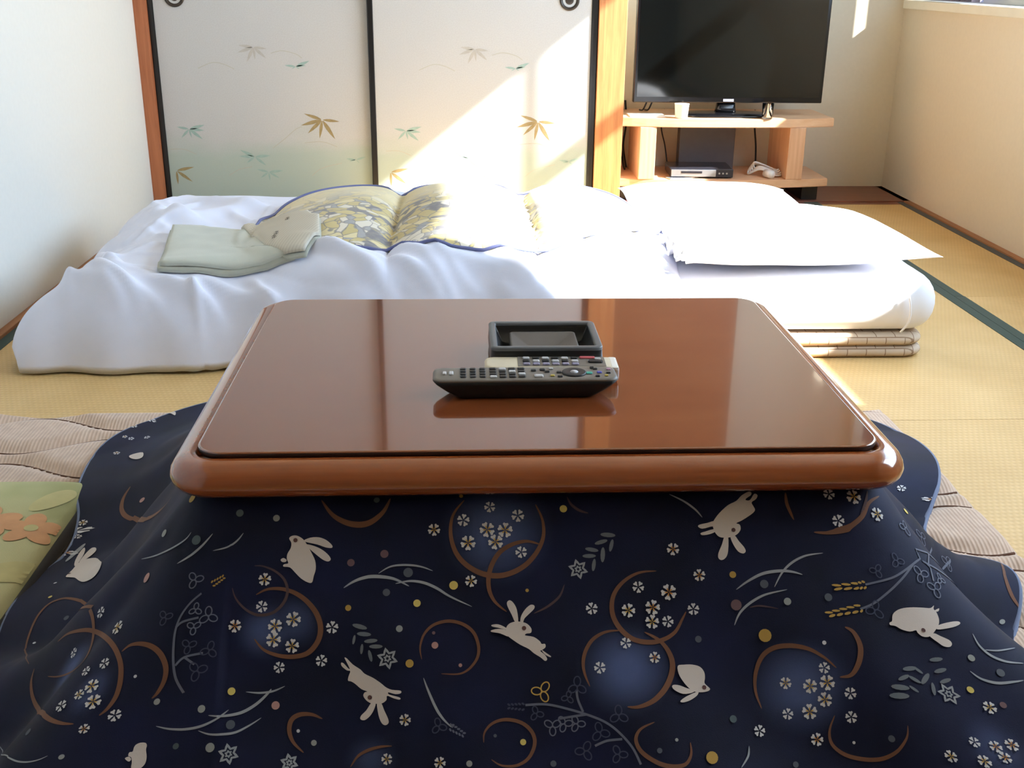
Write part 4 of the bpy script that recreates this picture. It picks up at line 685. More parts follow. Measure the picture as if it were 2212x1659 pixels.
Q_STROKES = [(0,49,[(-4575,4295),(-4695,4379),(-5059,4718),(-5787,5571),(-5955,5690),(-6089,5731),(-6214,5733),(-6350,5713),(-6498,5683),(-6634,5649),(-6746,5609),(-6840,5559),(-6912,5500),(-6955,5425),(-6965,5333),(-6956,5240),(-6936,5158),(-6902,5079),(-6852,4992),(-6779,4886),(-6687,4775),(-6594,4679),(-6504,4601),(-4532,2941),(-4319,2860),(-4138,2816),(-3982,2797),(-3849,2798),(-3725,2812),(-3603,2834),(-3483,2860),(-3355,2885),(-3207,2906),(-3088,2936),(-3042,2990),(-3059,3063),(-3159,3161),(-3376,3308),(-3543,3440),(-3662,3546),(-3768,3642),(-3865,3729),(-3929,3789)]),(0,62,[(-4439,3613),(-4422,3550),(-4392,3459),(-4334,3355),(-4238,3241),(-4119,3124),(-4004,3025),(-3901,2948),(-3798,2884),(-3682,2825),(-3536,2765),(-3331,2698),(-3027,2622),(-2764,2583),(-2560,2576),(-2393,2587),(-2252,2613),(-2130,2649),(-2031,2693),(-1952,2744),(-1888,2802),(-1838,2860),(-1801,2917),(-1774,2974),(-1757,3029),(-1753,3082),(-1757,3133),(-1767,3178),(-1783,3215),(-1804,3247),(-1818,3268)]),(0,51,[(-4356,4120),(-4304,4127),(-4232,4138),(-4154,4143),(-4071,4136),(-3981,4123),(-3888,4103),(-3789,4073),(-3674,4028),(-3519,3949),(-2851,3588),(-2643,3533),(-2512,3511),(-2407,3495),(-2317,3481),(-2240,3467),(-2169,3451),(-2106,3434),(-2063,3422)]),(0,61,[(-2160,2580),(-2139,2554),(-2106,2517),(-2056,2484),(-1986,2460),(-1901,2442),(-1811,2431),(-1716,2427),(-1618,2430),(-1524,2442),(-1435,2461),(-1350,2488),(-1275,2522),(-1206,2564),(-1147,2612),(-1104,2662),(-1080,2710),(-1070,2760),(-1070,2808),(-1081,2855),(-1101,2901),(-1121,2940),(-1144,2970),(-1168,2992),(-1185,3008)]),(1,19,[(-3492,4562),(-3419,4519),(-3229,4388),(-2695,4062),(-2575,4022),(-2478,3994),(-2401,3975),(-2337,3957),(-2282,3938),(-2234,3919),(-2193,3899),(-2156,3877),(-2125,3855),(-2097,3830),(-2073,3803),(-2057,3785)]),(0,72,[(1852,626),(1835,675),(1809,739),(1776,796),(1734,843),(1686,886),(1637,919),(1592,939),(1546,950),(1498,954),(1447,951),(1392,942),(1338,925),(1283,901),(1228,870),(1176,830),(1123,769),(1073,695),(1037,638)]),(3,35,[(46,1690),(53,1716),(64,1754),(80,1792),(100,1827),(125,1862),(153,1894),(184,1925),(218,1954),(254,1978),(291,1997),(329,2013),(372,2020),(423,2020),(477,2011),(527,1993),(570,1964),(609,1926),(640,1884),(663,1840),(678,1792),(684,1743),(678,1694),(662,1645),(639,1600),(607,1561),(568,1526),(526,1496),(480,1471),(431,1451),(386,1436),(346,1430),(312,1430),(288,1430)]),(0,62,[(327,2304),(351,2338),(387,2385),(429,2428),(476,2458),(530,2482),(586,2501),(642,2515),(701,2522),(760,2524),(820,2519),(880,2507),(933,2485),(978,2450),(1016,2404),(1045,2355),(1065,2304),(1077,2249),(1079,2194),(1072,2139),(1057,2085),(1035,2032),(1007,1982),(972,1934),(933,1889),(890,1847),(842,1808),(792,1776),(741,1750),(688,1730),(634,1716),(574,1708),(513,1707),(457,1713),(404,1731),(356,1758),(323,1777)]),(0,53,[(937,3667),(904,3637),(859,3593),(820,3547),(795,3501),(777,3453),(767,3406),(766,3358),(773,3312),(789,3274),(812,3246),(844,3226),(880,3212),(922,3206),(968,3206),(1013,3212),(1057,3226),(1099,3247),(1128,3261)]),(0,39,[(2457,2732),(2515,2735),(2596,2739),(2669,2733),(2721,2713),(2766,2683),(2804,2645),(2839,2600),(2868,2546),(2883,2488),(2883,2422),(2869,2351),(2847,2289),(2816,2240),(2777,2200),(2731,2168),(2677,2142),(2616,2124),(2555,2116),(2495,2119),(2434,2133),(2380,2154),(2334,2183),(2295,2221),(2263,2264),(2240,2314),(2224,2370),(2216,2423),(2218,2477),(2228,2528),(2236,2563)]),(0,34,[(1456,3828),(1476,3791),(1505,3740),(1537,3695),(1571,3666),(1609,3643),(1648,3623),(1691,3606),(1735,3592),(1780,3581),(1829,3574),(1878,3571),(1912,3569)]),(0,64,[(2733,664),(2694,713),(2641,779),(2600,849),(2579,921),(2569,998),(2569,1075),(2579,1152),(2599,1229),(2628,1299),(2666,1361),(2712,1416),(2766,1464),(2827,1507),(2894,1543),(2963,1568),(3035,1583),(3108,1588),(3182,1582),(3258,1563),(3334,1532),(3403,1493),(3465,1447),(3520,1392),(3568,1333),(3609,1269),(3643,1200),(3665,1130),(3673,1062),(3671,993),(3661,925),(3638,854),(3607,784),(3585,734)]),(0,56,[(3213,2015),(3175,1985),(3122,1941),(3077,1893),(3047,1843),(3024,1789),(3011,1731),(3006,1667),(3010,1598),(3024,1529),(3049,1458),(3085,1387),(3127,1327),(3176,1281),(3232,1245),(3290,1217),(3350,1196),(3412,1183),(3472,1179),(3533,1189),(3591,1208),(3632,1222)]),(3,28,[(3527,2041),(3569,2022),(3629,1995),(3688,1963),(3740,1927),(3790,1887),(3831,1845),(3861,1794),(3882,1741),(3896,1704)]),(0,59,[(4991,1559),(4938,1560),(4862,1563),(4788,1575),(4723,1599),(4659,1633),(4601,1674),(4550,1721),(4506,1775),(4472,1834),(4450,1899),(4440,1968),(4441,2036),(4453,2099),(4477,2161),(4510,2219),(4552,2274),(4603,2324),(4659,2364),(4723,2389),(4791,2403),(4856,2409),(4913,2408),(4966,2398),(5018,2382),(5071,2360),(5121,2330),(5166,2295),(5201,2250),(5231,2200),(5256,2154),(5280,2114),(5300,2079),(5313,2054)]),(0,43,[(4134,2908),(4116,2862),(4092,2795),(4076,2729),(4070,2670),(4073,2611),(4085,2552),(4108,2489),(4142,2427),(4183,2374),(4232,2333),(4288,2300),(4347,2277),(4412,2264),(4479,2261),(4527,2260)]),(0,66,[(4805,2286),(4852,2311),(4918,2348),(4977,2391),(5021,2441),(5058,2498),(5084,2557),(5100,2615),(5105,2676),(5098,2739),(5079,2805),(5048,2873),(5010,2937),(4965,2995),(4912,3047),(4857,3091),(4797,3124),(4733,3148),(4675,3163),(4622,3167),(4574,3162),(4541,3158)]),(0,42,[(2925,3525),(2925,3494),(2926,3451),(2937,3409),(2960,3371),(2993,3333),(3033,3304),(3079,3283),(3131,3270),(3185,3266),(3243,3272),(3302,3286),(3355,3308),(3400,3338),(3437,3375),(3466,3416),(3483,3458),(3492,3503),(3489,3551),(3475,3603),(3450,3657),(3419,3703),(3380,3740),(3334,3768),(3285,3788),(3230,3796),(3170,3795),(3117,3786),(3072,3766),(3033,3738),(3007,3718)]),(0,49,[(4833,3347),(4788,3364),(4726,3388),(4674,3417),(4641,3451),(4619,3490),(4609,3531),(4613,3575),(4629,3623),(4655,3669),(4694,3713),(4744,3756),(4796,3793),(4848,3823),(4903,3846),(4959,3861),(5019,3868),(5080,3866),(5130,3853),(5166,3824),(5192,3784),(5210,3740),(5218,3691),(5217,3639),(5216,3602)]),(3,33,[(3969,634),(3978,664),(3993,704),(4014,740),(4043,769),(4077,796),(4112,817),(4150,832),(4187,843),(4213,850)]),(0,55,[(6094,3251),(6080,3198),(6059,3121),(6047,3043),(6046,2968),(6053,2891),(6068,2818),(6092,2745),(6124,2676),(6163,2618),(6208,2575),(6260,2544),(6317,2522),(6380,2509),(6447,2506),(6513,2509),(6578,2519),(6642,2535),(6704,2558),(6762,2589),(6817,2627),(6868,2666),(6917,2712),(6961,2760),(6991,2793)]),(0,63,[(7018,2908),(7054,2905),(7107,2900),(7155,2879),(7196,2835),(7233,2776),(7262,2715),(7282,2653),(7295,2590),(7297,2528),(7286,2467),(7266,2409),(7241,2361),(7210,2330),(7175,2310),(7150,2298)]),(0,46,[(6917,3372),(6895,3421),(6864,3490),(6844,3557),(6837,3615),(6840,3672),(6856,3725),(6887,3773),(6932,3818),(6984,3855),(7045,3883),(7114,3902),(7183,3914),(7252,3919),(7320,3915),(7391,3901),(7468,3875),(7542,3839),(7609,3797),(7670,3743),(7726,3683),(7771,3626),(7798,3571),(7813,3519),(7821,3483)]),(0,41,[(6635,612),(6630,656),(6626,716),(6630,778),(6649,846),(6674,919),(6693,970)]),(0,61,[(10072,785),(9712,779),(9264,781),(8876,802),(8599,843),(8370,896),(8124,947),(7824,995),(7511,1043),(7325,1083),(7254,1109),(7181,1124),(7112,1133),(7042,1133),(6974,1126),(6927,1120)]),(3,37,[(9360,658),(9126,691),(8863,740),(8631,791),(8391,846),(8167,904),(8027,945)]),(0,62,[(14926,6386),(14717,6178),(14460,6025),(14295,6014),(14183,6049),(14089,6105),(14007,6178),(13932,6284),(13876,6386),(13836,6386)]),(0,95,[(-10507,5067),(-10430,5121),(-10326,5199),(-10221,5262),(-10118,5299),(-10009,5318),(-9905,5314),(-9808,5284),(-9715,5234),(-9631,5166),(-9553,5079),(-9477,4973),(-9404,4860),(-7620,3376),(-7444,3184),(-7308,3012),(-7160,2819),(-6914,2554),(-6704,2321),(-6645,2187),(-6656,2102),(-6669,2046)]),(1,24,[(-4022,1796),(-3887,1739),(-3691,1662),(-3465,1581),(-3182,1495),(-2856,1410),(-2595,1341),(-2394,1283),(-2231,1231),(-2110,1186),(-2039,1146),(-2005,1111),(-1984,1087)]),(1,30,[(-1950,1477),(-1837,1440),(-1678,1388),(-1528,1337),(-1411,1291),(-1301,1245),(-1194,1199),(-1078,1144),(-960,1089),(-873,1050)]),(1,22,[(-711,1251),(-557,1238),(-338,1221),(-136,1202),(-2,1180),(42,1155),(74,1127),(103,1094),(127,1060),(144,1035)]),(1,28,[(-978,3319),(-920,3328),(-836,3342),(-748,3352),(-660,3357),(-567,3360),(-478,3357),(-394,3350),(-314,3339),(-237,3323),(-161,3301),(-88,3275),(-20,3247),(27,3212),(67,3175),(95,3149)]),(1,34,[(-166,3206),(-111,3212),(-31,3220),(32,3222),(95,3217),(164,3206),(229,3188),(286,3160),(338,3126),(387,3088),(434,3044),(477,2996),(510,2957),(530,2932),(539,2916),(545,2906)]),(1,26,[(-302,3381),(-260,3394),(-201,3412),(-137,3427),(-71,3435),(-2,3439),(50,3439),(98,3437),(145,3432),(192,3420),(239,3399),(286,3371),(331,3342),(377,3310),(422,3276),(453,3252)]),(1,23,[(266,2937),(305,2942),(361,2949),(416,2952),(467,2949),(517,2943),(565,2933),(615,2913),(662,2890),(696,2872)]),(1,40,[(1329,1712),(1360,1690),(1405,1659),(1454,1632),(1503,1611),(1557,1594),(1610,1582),(1662,1578),(1715,1579),(1767,1584),(1820,1590),(1873,1600),(1925,1616),(1984,1643),(2043,1676),(2084,1699)]),(1,24,[(1727,1543),(1761,1520),(1810,1488),(1864,1463),(1920,1450),(1981,1445),(2042,1444),(2103,1448),(2164,1455),(2220,1467),(2275,1484),(2325,1505),(2359,1519)]),(1,32,[(1926,1667),(1967,1658),(2025,1645),(2083,1638),(2136,1639),(2188,1645),(2241,1656),(2294,1673),(2346,1696),(2399,1723),(2448,1753),(2497,1788),(2557,1825),(2644,1870),(2742,1916),(2811,1949)]),(1,30,[(2256,2780),(2270,2820),(2290,2877),(2314,2938),(2341,3004),(2371,3074),(2400,3135),(2425,3181),(2450,3218),(2476,3253),(2509,3290),(2545,3326),(2570,3350)]),(1,36,[(5921,1808),(5958,1782),(6011,1745),(6070,1709),(6129,1677),(6194,1645),(6260,1621),(6330,1606),(6401,1598),(6466,1594),(6519,1595),(6564,1600),(6607,1608),(6653,1620),(6696,1635),(6725,1646)]),(1,28,[(6375,1790),(6402,1743),(6441,1677),(6484,1616),(6526,1569),(6571,1528),(6620,1492),(6674,1460),(6732,1433),(6794,1411),(6868,1397),(6947,1388),(7003,1383)]),(1,30,[(5868,2236),(5884,2199),(5908,2146),(5939,2095),(5975,2054),(6018,2014),(6067,1977),(6123,1942),(6185,1909),(6255,1880),(6348,1857),(6450,1838),(6522,1825)]),(3,20,[(6063,2028),(6091,2022),(6132,2014),(6184,2012),(6257,2023),(6340,2041),(6399,2054)]),(1,25,[(5208,616),(5251,642),(5313,678),(5372,715),(5422,752),(5467,790),(5507,826),(5539,863),(5565,898),(5582,922)]),(1,23,[(5763,3940),(5792,3905),(5831,3856),(5863,3808),(5878,3762),(5886,3718),(5890,3688)]),(1,32,[(9693,2577),(9672,2611),(9646,2660),(9634,2710),(9640,2758),(9656,2806),(9683,2853),(9722,2898),(9770,2941),(9825,2983),(9900,3028),(9986,3075),(10050,3111)]),(1,20,[(9658,2771),(9708,2791),(9779,2822),(9862,2855),(9973,2892),(10109,2940),(10222,2985)]),(1,35,[(9188,2908),(9207,2937),(9235,2977),(9272,3015),(9320,3047),(9376,3078),(9435,3105),(9501,3127),(9572,3145),(9638,3162),(9702,3181),(9762,3198),(9805,3211)]),(1,83,[(-8494,6102),(-8587,6120),(-8718,6141),(-8821,6133),(-8919,6107),(-9021,6071),(-9095,6040)])]
Q_SPRIGS = [([[(-652,2933),(-707,2892),(-785,2833),(-858,2770),(-912,2706),(-960,2637),(-1007,2560),(-1059,2465),(-1111,2360),(-1153,2267),(-1173,2192),(-1176,2127),(-1162,2066),(-1130,2004),(-1079,1945),(-1017,1891),(-935,1840),(-841,1795),(-771,1764)],[(-1184,2184),(-1159,2165),(-1121,2138),(-1056,2111),(-941,2087),(-798,2064),(-695,2049)],[(-937,2623),(-909,2595),(-864,2556),(-794,2521),(-675,2497),(-531,2479),(-427,2467)],[(-794,2521),(-723,2544),(-627,2577),(-558,2601)]],[(-1083,1614,107,0),(-1544,2091,98,1),(-817,1959,81,0),(-449,2028,114,0),(-758,2168,89,0),(-764,2387,96,1),(-302,2433,104,1),(-478,2676,120,1)],[(-525,1656,181,-35,2)]),([[(4643,3823),(4625,3771),(4598,3697),(4564,3625),(4523,3562),(4475,3500),(4426,3445),(4380,3399),(4334,3360),(4282,3324),(4219,3289),(4150,3258),(4079,3229),(4005,3202),(3930,3177),(3854,3154),(3779,3132),(3704,3113),(3628,3100),(3543,3097),(3458,3101),(3399,3104)],[(4042,3199),(4028,3162),(4008,3110),(3992,3061),(3984,3015),(3981,2972),(3978,2943)],[(4079,3229),(4026,3235),(3953,3244),(3888,3252),(3840,3259),(3800,3264),(3774,3268)],[(4458,3524),(4413,3526),(4349,3529),(4288,3536),(4236,3553),(4188,3573),(4154,3589)]],[(3591,2952,125,2),(3990,2904,115,1),(3879,3028,77,1),(3520,3204,86,1),(3695,3353,104,0),(3828,3328,95,0),(3969,3332,95,0),(4219,3437,113,1),(4039,3642,113,1),(4438,3252,114,1),(4410,3695,103,1)],[(3398,3124,210,182,1)]),([[(14037,3822),(10595,1687),(9945,1637),(9525,1641),(9211,1660),(8937,1685),(8703,1709),(8503,1725),(8325,1735),(8151,1745),(7958,1756),(7769,1768),(7638,1776)],[(9525,1641),(9350,1664),(9120,1702),(8899,1745),(8698,1786),(8500,1831),(8311,1875),(8124,1921),(7940,1967),(7773,2007),(7613,2038),(7466,2062),(7371,2079)],[(10662,1718),(10385,1716),(10146,1743),(10086,1787),(10315,1854),(13932,4238),(14035,4403)],[(10086,1787),(9997,1823),(9888,1876),(9818,1915)]],[(10407,1274,115,0),(14025,3433,150,0),(14684,4704,132,1),(8987,1540,102,1),(8111,1618,91,1),(14099,4349,153,0),(9556,1778,123,0),(10108,1958,83,0),(9691,1990,123,0),(7753,2090,120,1)],[(7665,1776,242,172,2),(7420,2058,230,158,2)]),([[(2551,3311),(2563,3323),(2578,3338),(2589,3350)]],[(2429,3340,94,1)],[(2551,3340,198,30,0)])]
Q_STARS = [(4064,1523,110),(1847,2552,112),(8642,3115,117),(134,3678,106),(788,3792,93)]
Q_FERNS = [[(1525,2174,175,15),(1576,2264,165,5),(1655,2345,155,-5),(1714,2411,155,0),(1463,2329,107,100),(1554,2440,116,95),(1652,2521,135,75)],[(4436,1117,182,5),(4351,1201,161,-15),(4471,1244,151,105),(4364,1354,181,95),(4236,1291,161,10),(4202,1366,161,0),(4252,1475,150,100)],[(8724,2718,168,0),(8702,2846,167,-8),(8698,2966,156,-12),(8430,3049,156,105),(8366,2928,186,-40),(8147,2804,176,-5),(8299,2826,118,45),(7976,2911,156,-20),(8168,2935,146,35),(7860,3028,213,5),(8091,3047,117,40),(7805,3130,232,0)]]
Q_GLOW = [(-3471,3291,340,0.9),(-2198,3072,256,0.6),(457,2205,292,0.9),(765,2109,273,0.6),(3112,1041,544,1.0),(4554,2723,445,1.0),(6586,3007,487,1.0),(8875,3732,305,0.5),(1688,3732,244,0.5)]
def quilt_mat():
    t = NT('quilt_navy'); v = t.coords(); g = t.add('ShaderNodeAttribute', _attribute_name='print_glow')
    n = t.add('ShaderNodeTexNoise', Scale=9., Detail=3.); t.link(v, n.inputs['Vector'])
    base = t.ramp(n.outputs['Fac'], [(.3, lin((12, 15, 36))), (.7, lin((20, 24, 56)))])
    wv = t.add('ShaderNodeTexNoise', Scale=900., Detail=1.); t.link(v, wv.inputs['Vector']); t.bump(wv.outputs['Fac'], .3, .0006)
    t.color(t.mix(g.outputs['Fac'], base, lin((92, 108, 156)))); t.set(Roughness=.72, Sheen__Weight=.06, Sheen__Roughness=.4); t.b.inputs['Specular IOR Level'].default_value = .2; return t.m
M_QUILT = quilt_mat(); M_LINING = cloth('quilt_lining', (112, 124, 154), .8, .3, 600.)
qt = tag(empty('table_quilt', (QCX, QCY, .03)), 'navy blue quilt printed with white rabbits and blossoms draped under the tabletop', 'quilt')
QO = np.array([QCX, QCY, .03])
ps = []
S_ = np.r_[0, np.cumsum([QLX, QCL, QLY, QCL, QLX, QCL, QLY, QCL])]
for i, cnt in enumerate((124, 84, 76, 66, 60, 70, 80, 84)): ps += list(S_[i]+(S_[i+1]-S_[i])*np.arange(cnt)/cnt)
ps = np.array(ps); ts = np.linspace(0, QT, 96); PP, TT = np.meshgrid(ps, ts, indexing='ij'); G = quilt_point(PP, TT)
nu, nv = len(ps), len(ts); v = (G.reshape(-1, 3)-QO)
qc = mesh_obj('quilt_cloth', v, [q[::-1] for q in grid_faces(nu, nv, True)], M_QUILT, qt); qc.data.flip_normals()
glow = np.zeros(nu*nv)
for p_, t_, r_, b_ in Q_GLOW:
    p0, t0, r0 = p_/1e4, t_/1e4, r_/1e4; d = np.abs((PP-p0+QPER/2) % QPER-QPER/2); q = np.hypot(d, TT-t0)/r0
    glow = np.maximum(glow, (b_*.62*np.clip(1.3-q, 0, 1)**1.4).reshape(-1))
at = qc.data.attributes.new('print_glow', 'FLOAT', 'POINT'); at.data.foreach_set('value', glow.astype(np.float32))
# lining: underside of the hem, a finger's width wider than the cloth
ts2 = np.linspace(QT*.55, QT, 16); PP2, TT2 = np.meshgrid(ps[::2], ts2, indexing='ij'); G2 = quilt_point(PP2, TT2); G3 = quilt_point(PP2, TT2-.004); dirv = G2-G3; dirv /= np.linalg.norm(dirv, axis=-1, keepdims=True)
ext = np.clip((TT2-QT*.9)/(QT*.1), 0, 1)[..., None]; G2 = G2+dirv*ext*.005; G2[..., 2] = np.maximum(G2[..., 2]-.012, .0215)
mesh_obj('quilt_lining', (G2.reshape(-1, 3)-QO), grid_faces(len(ps[::2]), 16, True), M_LINING, qt)
rim = quilt_point(ps[::2], np.full(len(ps[::2]), QT)); under(tube('quilt_hem', [tuple(q+np.array([0, 0, -.004])) for q in rim[::2]], .0045, M_LINING, None, 8, 2, True), qt)
PR = {k: cloth('print_'+k, c, .75, .2, 900., .1, .03) for k, c in dict(rabbit=(206, 196, 190), white=(206, 206, 210), gold=(196, 160, 84), orange=(190, 132, 66), eye=(92, 62, 60), grey=(150, 154, 152), dgrey=(84, 90, 100), yellow=(206, 186, 104), dyellow=(176, 142, 72), pink=(172, 134, 128), dpink=(112, 88, 92), green=(82, 96, 100), brown=(112, 76, 56), dbrown=(82, 64, 66), blade=(150, 154, 160), stem=(96, 100, 116), loop=(100, 104, 122), dloop=(60, 64, 86), fern=(104, 110, 116)).items()}
EPS = 1e-3
def on_quilt(p, t, lift=.0009):
    p = np.asarray(p, float); t = np.clip(np.asarray(t, float), .004, QT-.003); a = quilt_point(p, t); du = quilt_point(p+EPS, t)-quilt_point(p-EPS, t); dv = quilt_point(p, t+EPS)-quilt_point(p, t-EPS)
    n = np.cross(du, dv); n /= np.linalg.norm(n, axis=-1, keepdims=True)+1e-12; n = np.where(n[..., 2:3] < 0, -n, n); return a+n*lift
def metric(p, t):
    a = np.linalg.norm(quilt_point(p+EPS, t)-quilt_point(p-EPS, t))/(2*EPS); b = np.linalg.norm(quilt_point(p, t+EPS)-quilt_point(p, t-EPS))/(2*EPS); return max(a, .15), max(b, .15)
def decal(name, polys, mats, lift=.0009, maxlen=.009, par=None):
    """flat print: polygons in cloth coordinates [(pts, material index)], tessellated finely so they follow the folds"""
    bm = bmesh.new()
    for pts, mi in polys:
        vs_ = [bm.verts.new((a, b, 0)) for a, b in pts]
        for tr in tessellate_polygon([[Vector((a, b, 0)) for a, b in pts]]):
            try: fc = bm.faces.new([vs_[i] for i in tr]); fc.material_index = mi
            except ValueError: pass
    for _ in range(4):
        es = [e for e in bm.edges if e.calc_length() > maxlen]
        if not es: break
        bmesh.ops.subdivide_edges(bm, edges=es, cuts=1, use_grid_fill=False); bmesh.ops.triangulate(bm, faces=bm.faces)
    co = np.array([(q.co.x, q.co.y) for q in bm.verts])
    if not len(co): bm.free(); return None
    W3 = on_quilt(co[:, 0], co[:, 1], lift); c = W3.mean(0)
    for q, w_ in zip(bm.verts, W3): q.co = Vector(w_-c)
    bm.normal_update()
    if sum(fc.normal.z*fc.calc_area() for fc in bm.faces) < 0: bmesh.ops.reverse_faces(bm, faces=bm.faces)
    me = bpy.data.meshes.new(name); bm.to_mesh(me); bm.free(); [me.materials.append(m) for m in mats]; me.polygons.foreach_set('use_smooth', [True]*len(me.polygons))
    o = bpy.data.objects.new(name, me); COL.objects.link(o); o.parent = par or qt; o.location = Vector(c-(QO if par is None else (QO+np.array(par.location)))); return o
def ell(p, t, a, b, rot, n=12, k=None):
    m = k or metric(p, t); c, s = math.cos(rot), math.sin(rot)
    return [(p+(a*math.cos(q)*c-b*math.sin(q)*s)/m[0], t+(a*math.cos(q)*s+b*math.sin(q)*c)/m[1]) for q in [2*math.pi*i/n for i in range(n)]]
def stroke(pts, w0, closed=False, taper=True, n=5):
    P = [np.array(q[:2], float) for q in catmull(pts, n, closed)]; N = len(P); out = []; mt = metric(*P[N//2])
    for i, p in enumerate(P):
        d = (P[(i+1) % N]-P[i-1]) if closed else (P[min(i+1, N-1)]-P[max(i-1, 0)]); d = d*np.array(mt); d = d/(np.linalg.norm(d)+1e-12)
        q = i/(N-1); w_ = w0/2*((.12+.88*math.sin(math.pi*q)**.7) if taper else 1); out.append((p+np.array((-d[1], d[0]))*w_/np.array(mt), p-np.array((-d[1], d[0]))*w_/np.array(mt)))
    return [([tuple(out[i][0]), tuple(out[i][1]), tuple(out[(i+1) % N][1]), tuple(out[(i+1) % N][0])], 0) for i in range(N if closed else N-1)]
sc = lambda q: (q[0]/1e4, q[1]/1e4)
for polys, eye in Q_RAB:
    L = [([tuple(q[:2]) for q in catmull([sc(q) for q in pl], 3, True)], 0) for pl in polys]
    o = decal('rabbit_print', L, [PR['rabbit']], .0016)
    if eye and o: decal('eye', [(ell(*sc(eye), .0026, .0026, 0, 8), 0)], [PR['eye']], .0022, par=o)
for i, (p_, t_, r_, k) in enumerate(Q_BLOSSOMS):
    p0, t0 = sc((p_, t_)); r0 = r_/1e4*1.02; m = metric(p0, t0); a0 = random.random()*6; L = []
    for q in range(5):
        a = a0+2*math.pi*q/5; pet = []
        for rr, da in ((.14, 0), (.55, -.34), (.85, -.46), (1.0, -.26), (.88, 0), (1.0, .26), (.85, .46), (.55, .34)): pet.append((p0+r0*rr*math.cos(a+da)/m[0], t0+r0*rr*math.sin(a+da)/m[1]))
        L.append((pet, 0))
        if k: L.append(([(p0+r0*rr*math.cos(a+da)/m[0], t0+r0*rr*math.sin(a+da)/m[1]) for rr, da in ((.05, 0), (.34, -.30), (.62, 0), (.34, .30))], 1))
    if k: o = decal('blossom_print', [q for q in L if q[1] == 0], [PR['white']], .0013, .02); o and decal('blossom_heart', [(q[0], 0) for q in L if q[1] == 1], [PR['gold' if k == 1 else 'orange']], .0018, .02, par=o)
    else: decal('blossom_print', L, [PR['white']], .0013, .02)
DC = ['grey', 'dgrey', 'yellow', 'dyellow', 'pink', 'dpink', 'white', 'green']
for p_, t_, r_, k in Q_DOTS: decal('dot_print', [(ell(*sc((p_, t_)), r_/1e4, r_/1e4, 0, 14), 0)], [PR[DC[k]]], .0011, .02)
for k, w0, pts in Q_STROKES: decal('ring_print' if k in (0, 3) else 'grass_print', stroke([sc(q) for q in pts], w0/1e4, n=2), [PR[['brown', 'blade', 'stem', 'dbrown'][k]]], .0007 if k in (0, 3) else .001, .012)
for stems, cl, ears in Q_SPRIGS:
    sp_o = None
    L = []
    for s in stems: L += stroke([sc(q) for q in s], .0026, taper=False, n=2)
    sp_o = decal('sprig_print', L, [PR['stem']], .0010, .012)
    for p_, t_, r_, b_ in cl:
        p0, t0 = sc((p_, t_)); r0 = r_/1e4; m = metric(p0, t0); a0 = random.random()*6; L = []
        for q in range(3):
            a = a0+2.1*q; L += stroke(ell(p0+.5*r0*math.cos(a)/m[0], t0+.5*r0*math.sin(a)/m[1], .46*r0, .33*r0, a, 10, m), .0014, True, False, 2)
        decal('clover_print', L, [PR[['loop', 'dloop', 'gold'][b_]]], .0012, .02, par=sp_o)
    for p_, t_, l_, an, b_ in ears:
        p0, t0 = sc((p_, t_)); l0 = l_/1e4; m = metric(p0, t0); a = math.radians(an); L = []
        for q in range(5):
            for s in (-1, 1):
                u = l0*(.12+.19*q); w_ = s*l0*.15*(1-.1*q); L.append((ell(p0+(u*math.cos(a)-w_*math.sin(a))/m[0], t0+(u*math.sin(a)+w_*math.cos(a))/m[1], l0*.10, l0*.06, a+s*.5, 8, m), 0))
        decal('grain_ear_print', L, [PR[['loop', 'dloop', 'dyellow'][b_]]], .0014, .02, par=sp_o)
for p_, t_, r_ in Q_STARS:
    p0, t0 = sc((p_, t_)); r0 = r_/1e4; m = metric(p0, t0)
    pts = [(p0+r0*(1 if q % 2 == 0 else .52)*math.cos(math.pi*q/6+.3)/m[0], t0+r0*(1 if q % 2 == 0 else .52)*math.sin(math.pi*q/6+.3)/m[1]) for q in range(12)]
    decal('star_flower_print', stroke(pts, .0024, True, False, 2)+stroke([(p0+.35*(a-p0), t0+.35*(b-t0)) for a, b in pts], .0016, True, False, 2), [PR['blade']], .0012, .02)
for lv in Q_FERNS: decal('fern_print', [(ell(*sc(q[:2]), q[2]/2e4, q[2]/2e4*.30, math.radians(q[3]), 12), 0) for q in lv], [PR['fern']], .0011, .02)

# ---------------------------------------------------------------- on the table: box, two remote controls
ZTOP = .4021
M_BOXB = plain('box_black', (20, 20, 24), .3, .08, 40, .5); M_BOXR = plain('box_rim_grey', (98, 102, 107), .35, .05, 40, .5); M_BOXI = plain('box_inner_grey', (104, 98, 94), .5, .05, 30, .4)
bx = tag(empty('tray_box', (.1225, 1.506, ZTOP)), 'black open box with a grey rim behind the two remote controls', 'tray')
lathe_rect('body', 0, 0, .0805, .064, .010, [(.003, .0002), (.001, .003), (0, .012), (.0015, .030), (.002, .032), (.010, .032), (.0115, .028), (.020, .010), (.03, .009)], M_BOXB, bx, 6, (0, 0, 0))
lathe_rect('rim', 0, 0, .0785, .062, .009, [(-.001, .0305), (-.0012, .034), (.0005, .0355), (.007, .0355), (.009, .034), (.009, .031)], M_BOXR, bx, 6, (0, 0, 0), False, False)
lathe_rect('inner_funnel', 0, .0, .046, .040, .004, [(-.004, .0105), (-.003, .0245), (.0, .0245), (.022, .0125), (.03, .012)], M_BOXI, bx, 5, (0, 0, 0), True, False)
M_RB = plain('remote_black', (18, 18, 20), .45, .1, 40, .4); M_RF = plain('remote_face', (122, 116, 110), .4, .05, 60, .4); M_KEYD = plain('key_dark', (40, 40, 44), .45, .08, 60, .4); M_KEYW = plain('key_light', (196, 196, 200), .4, .04, 60, .4)
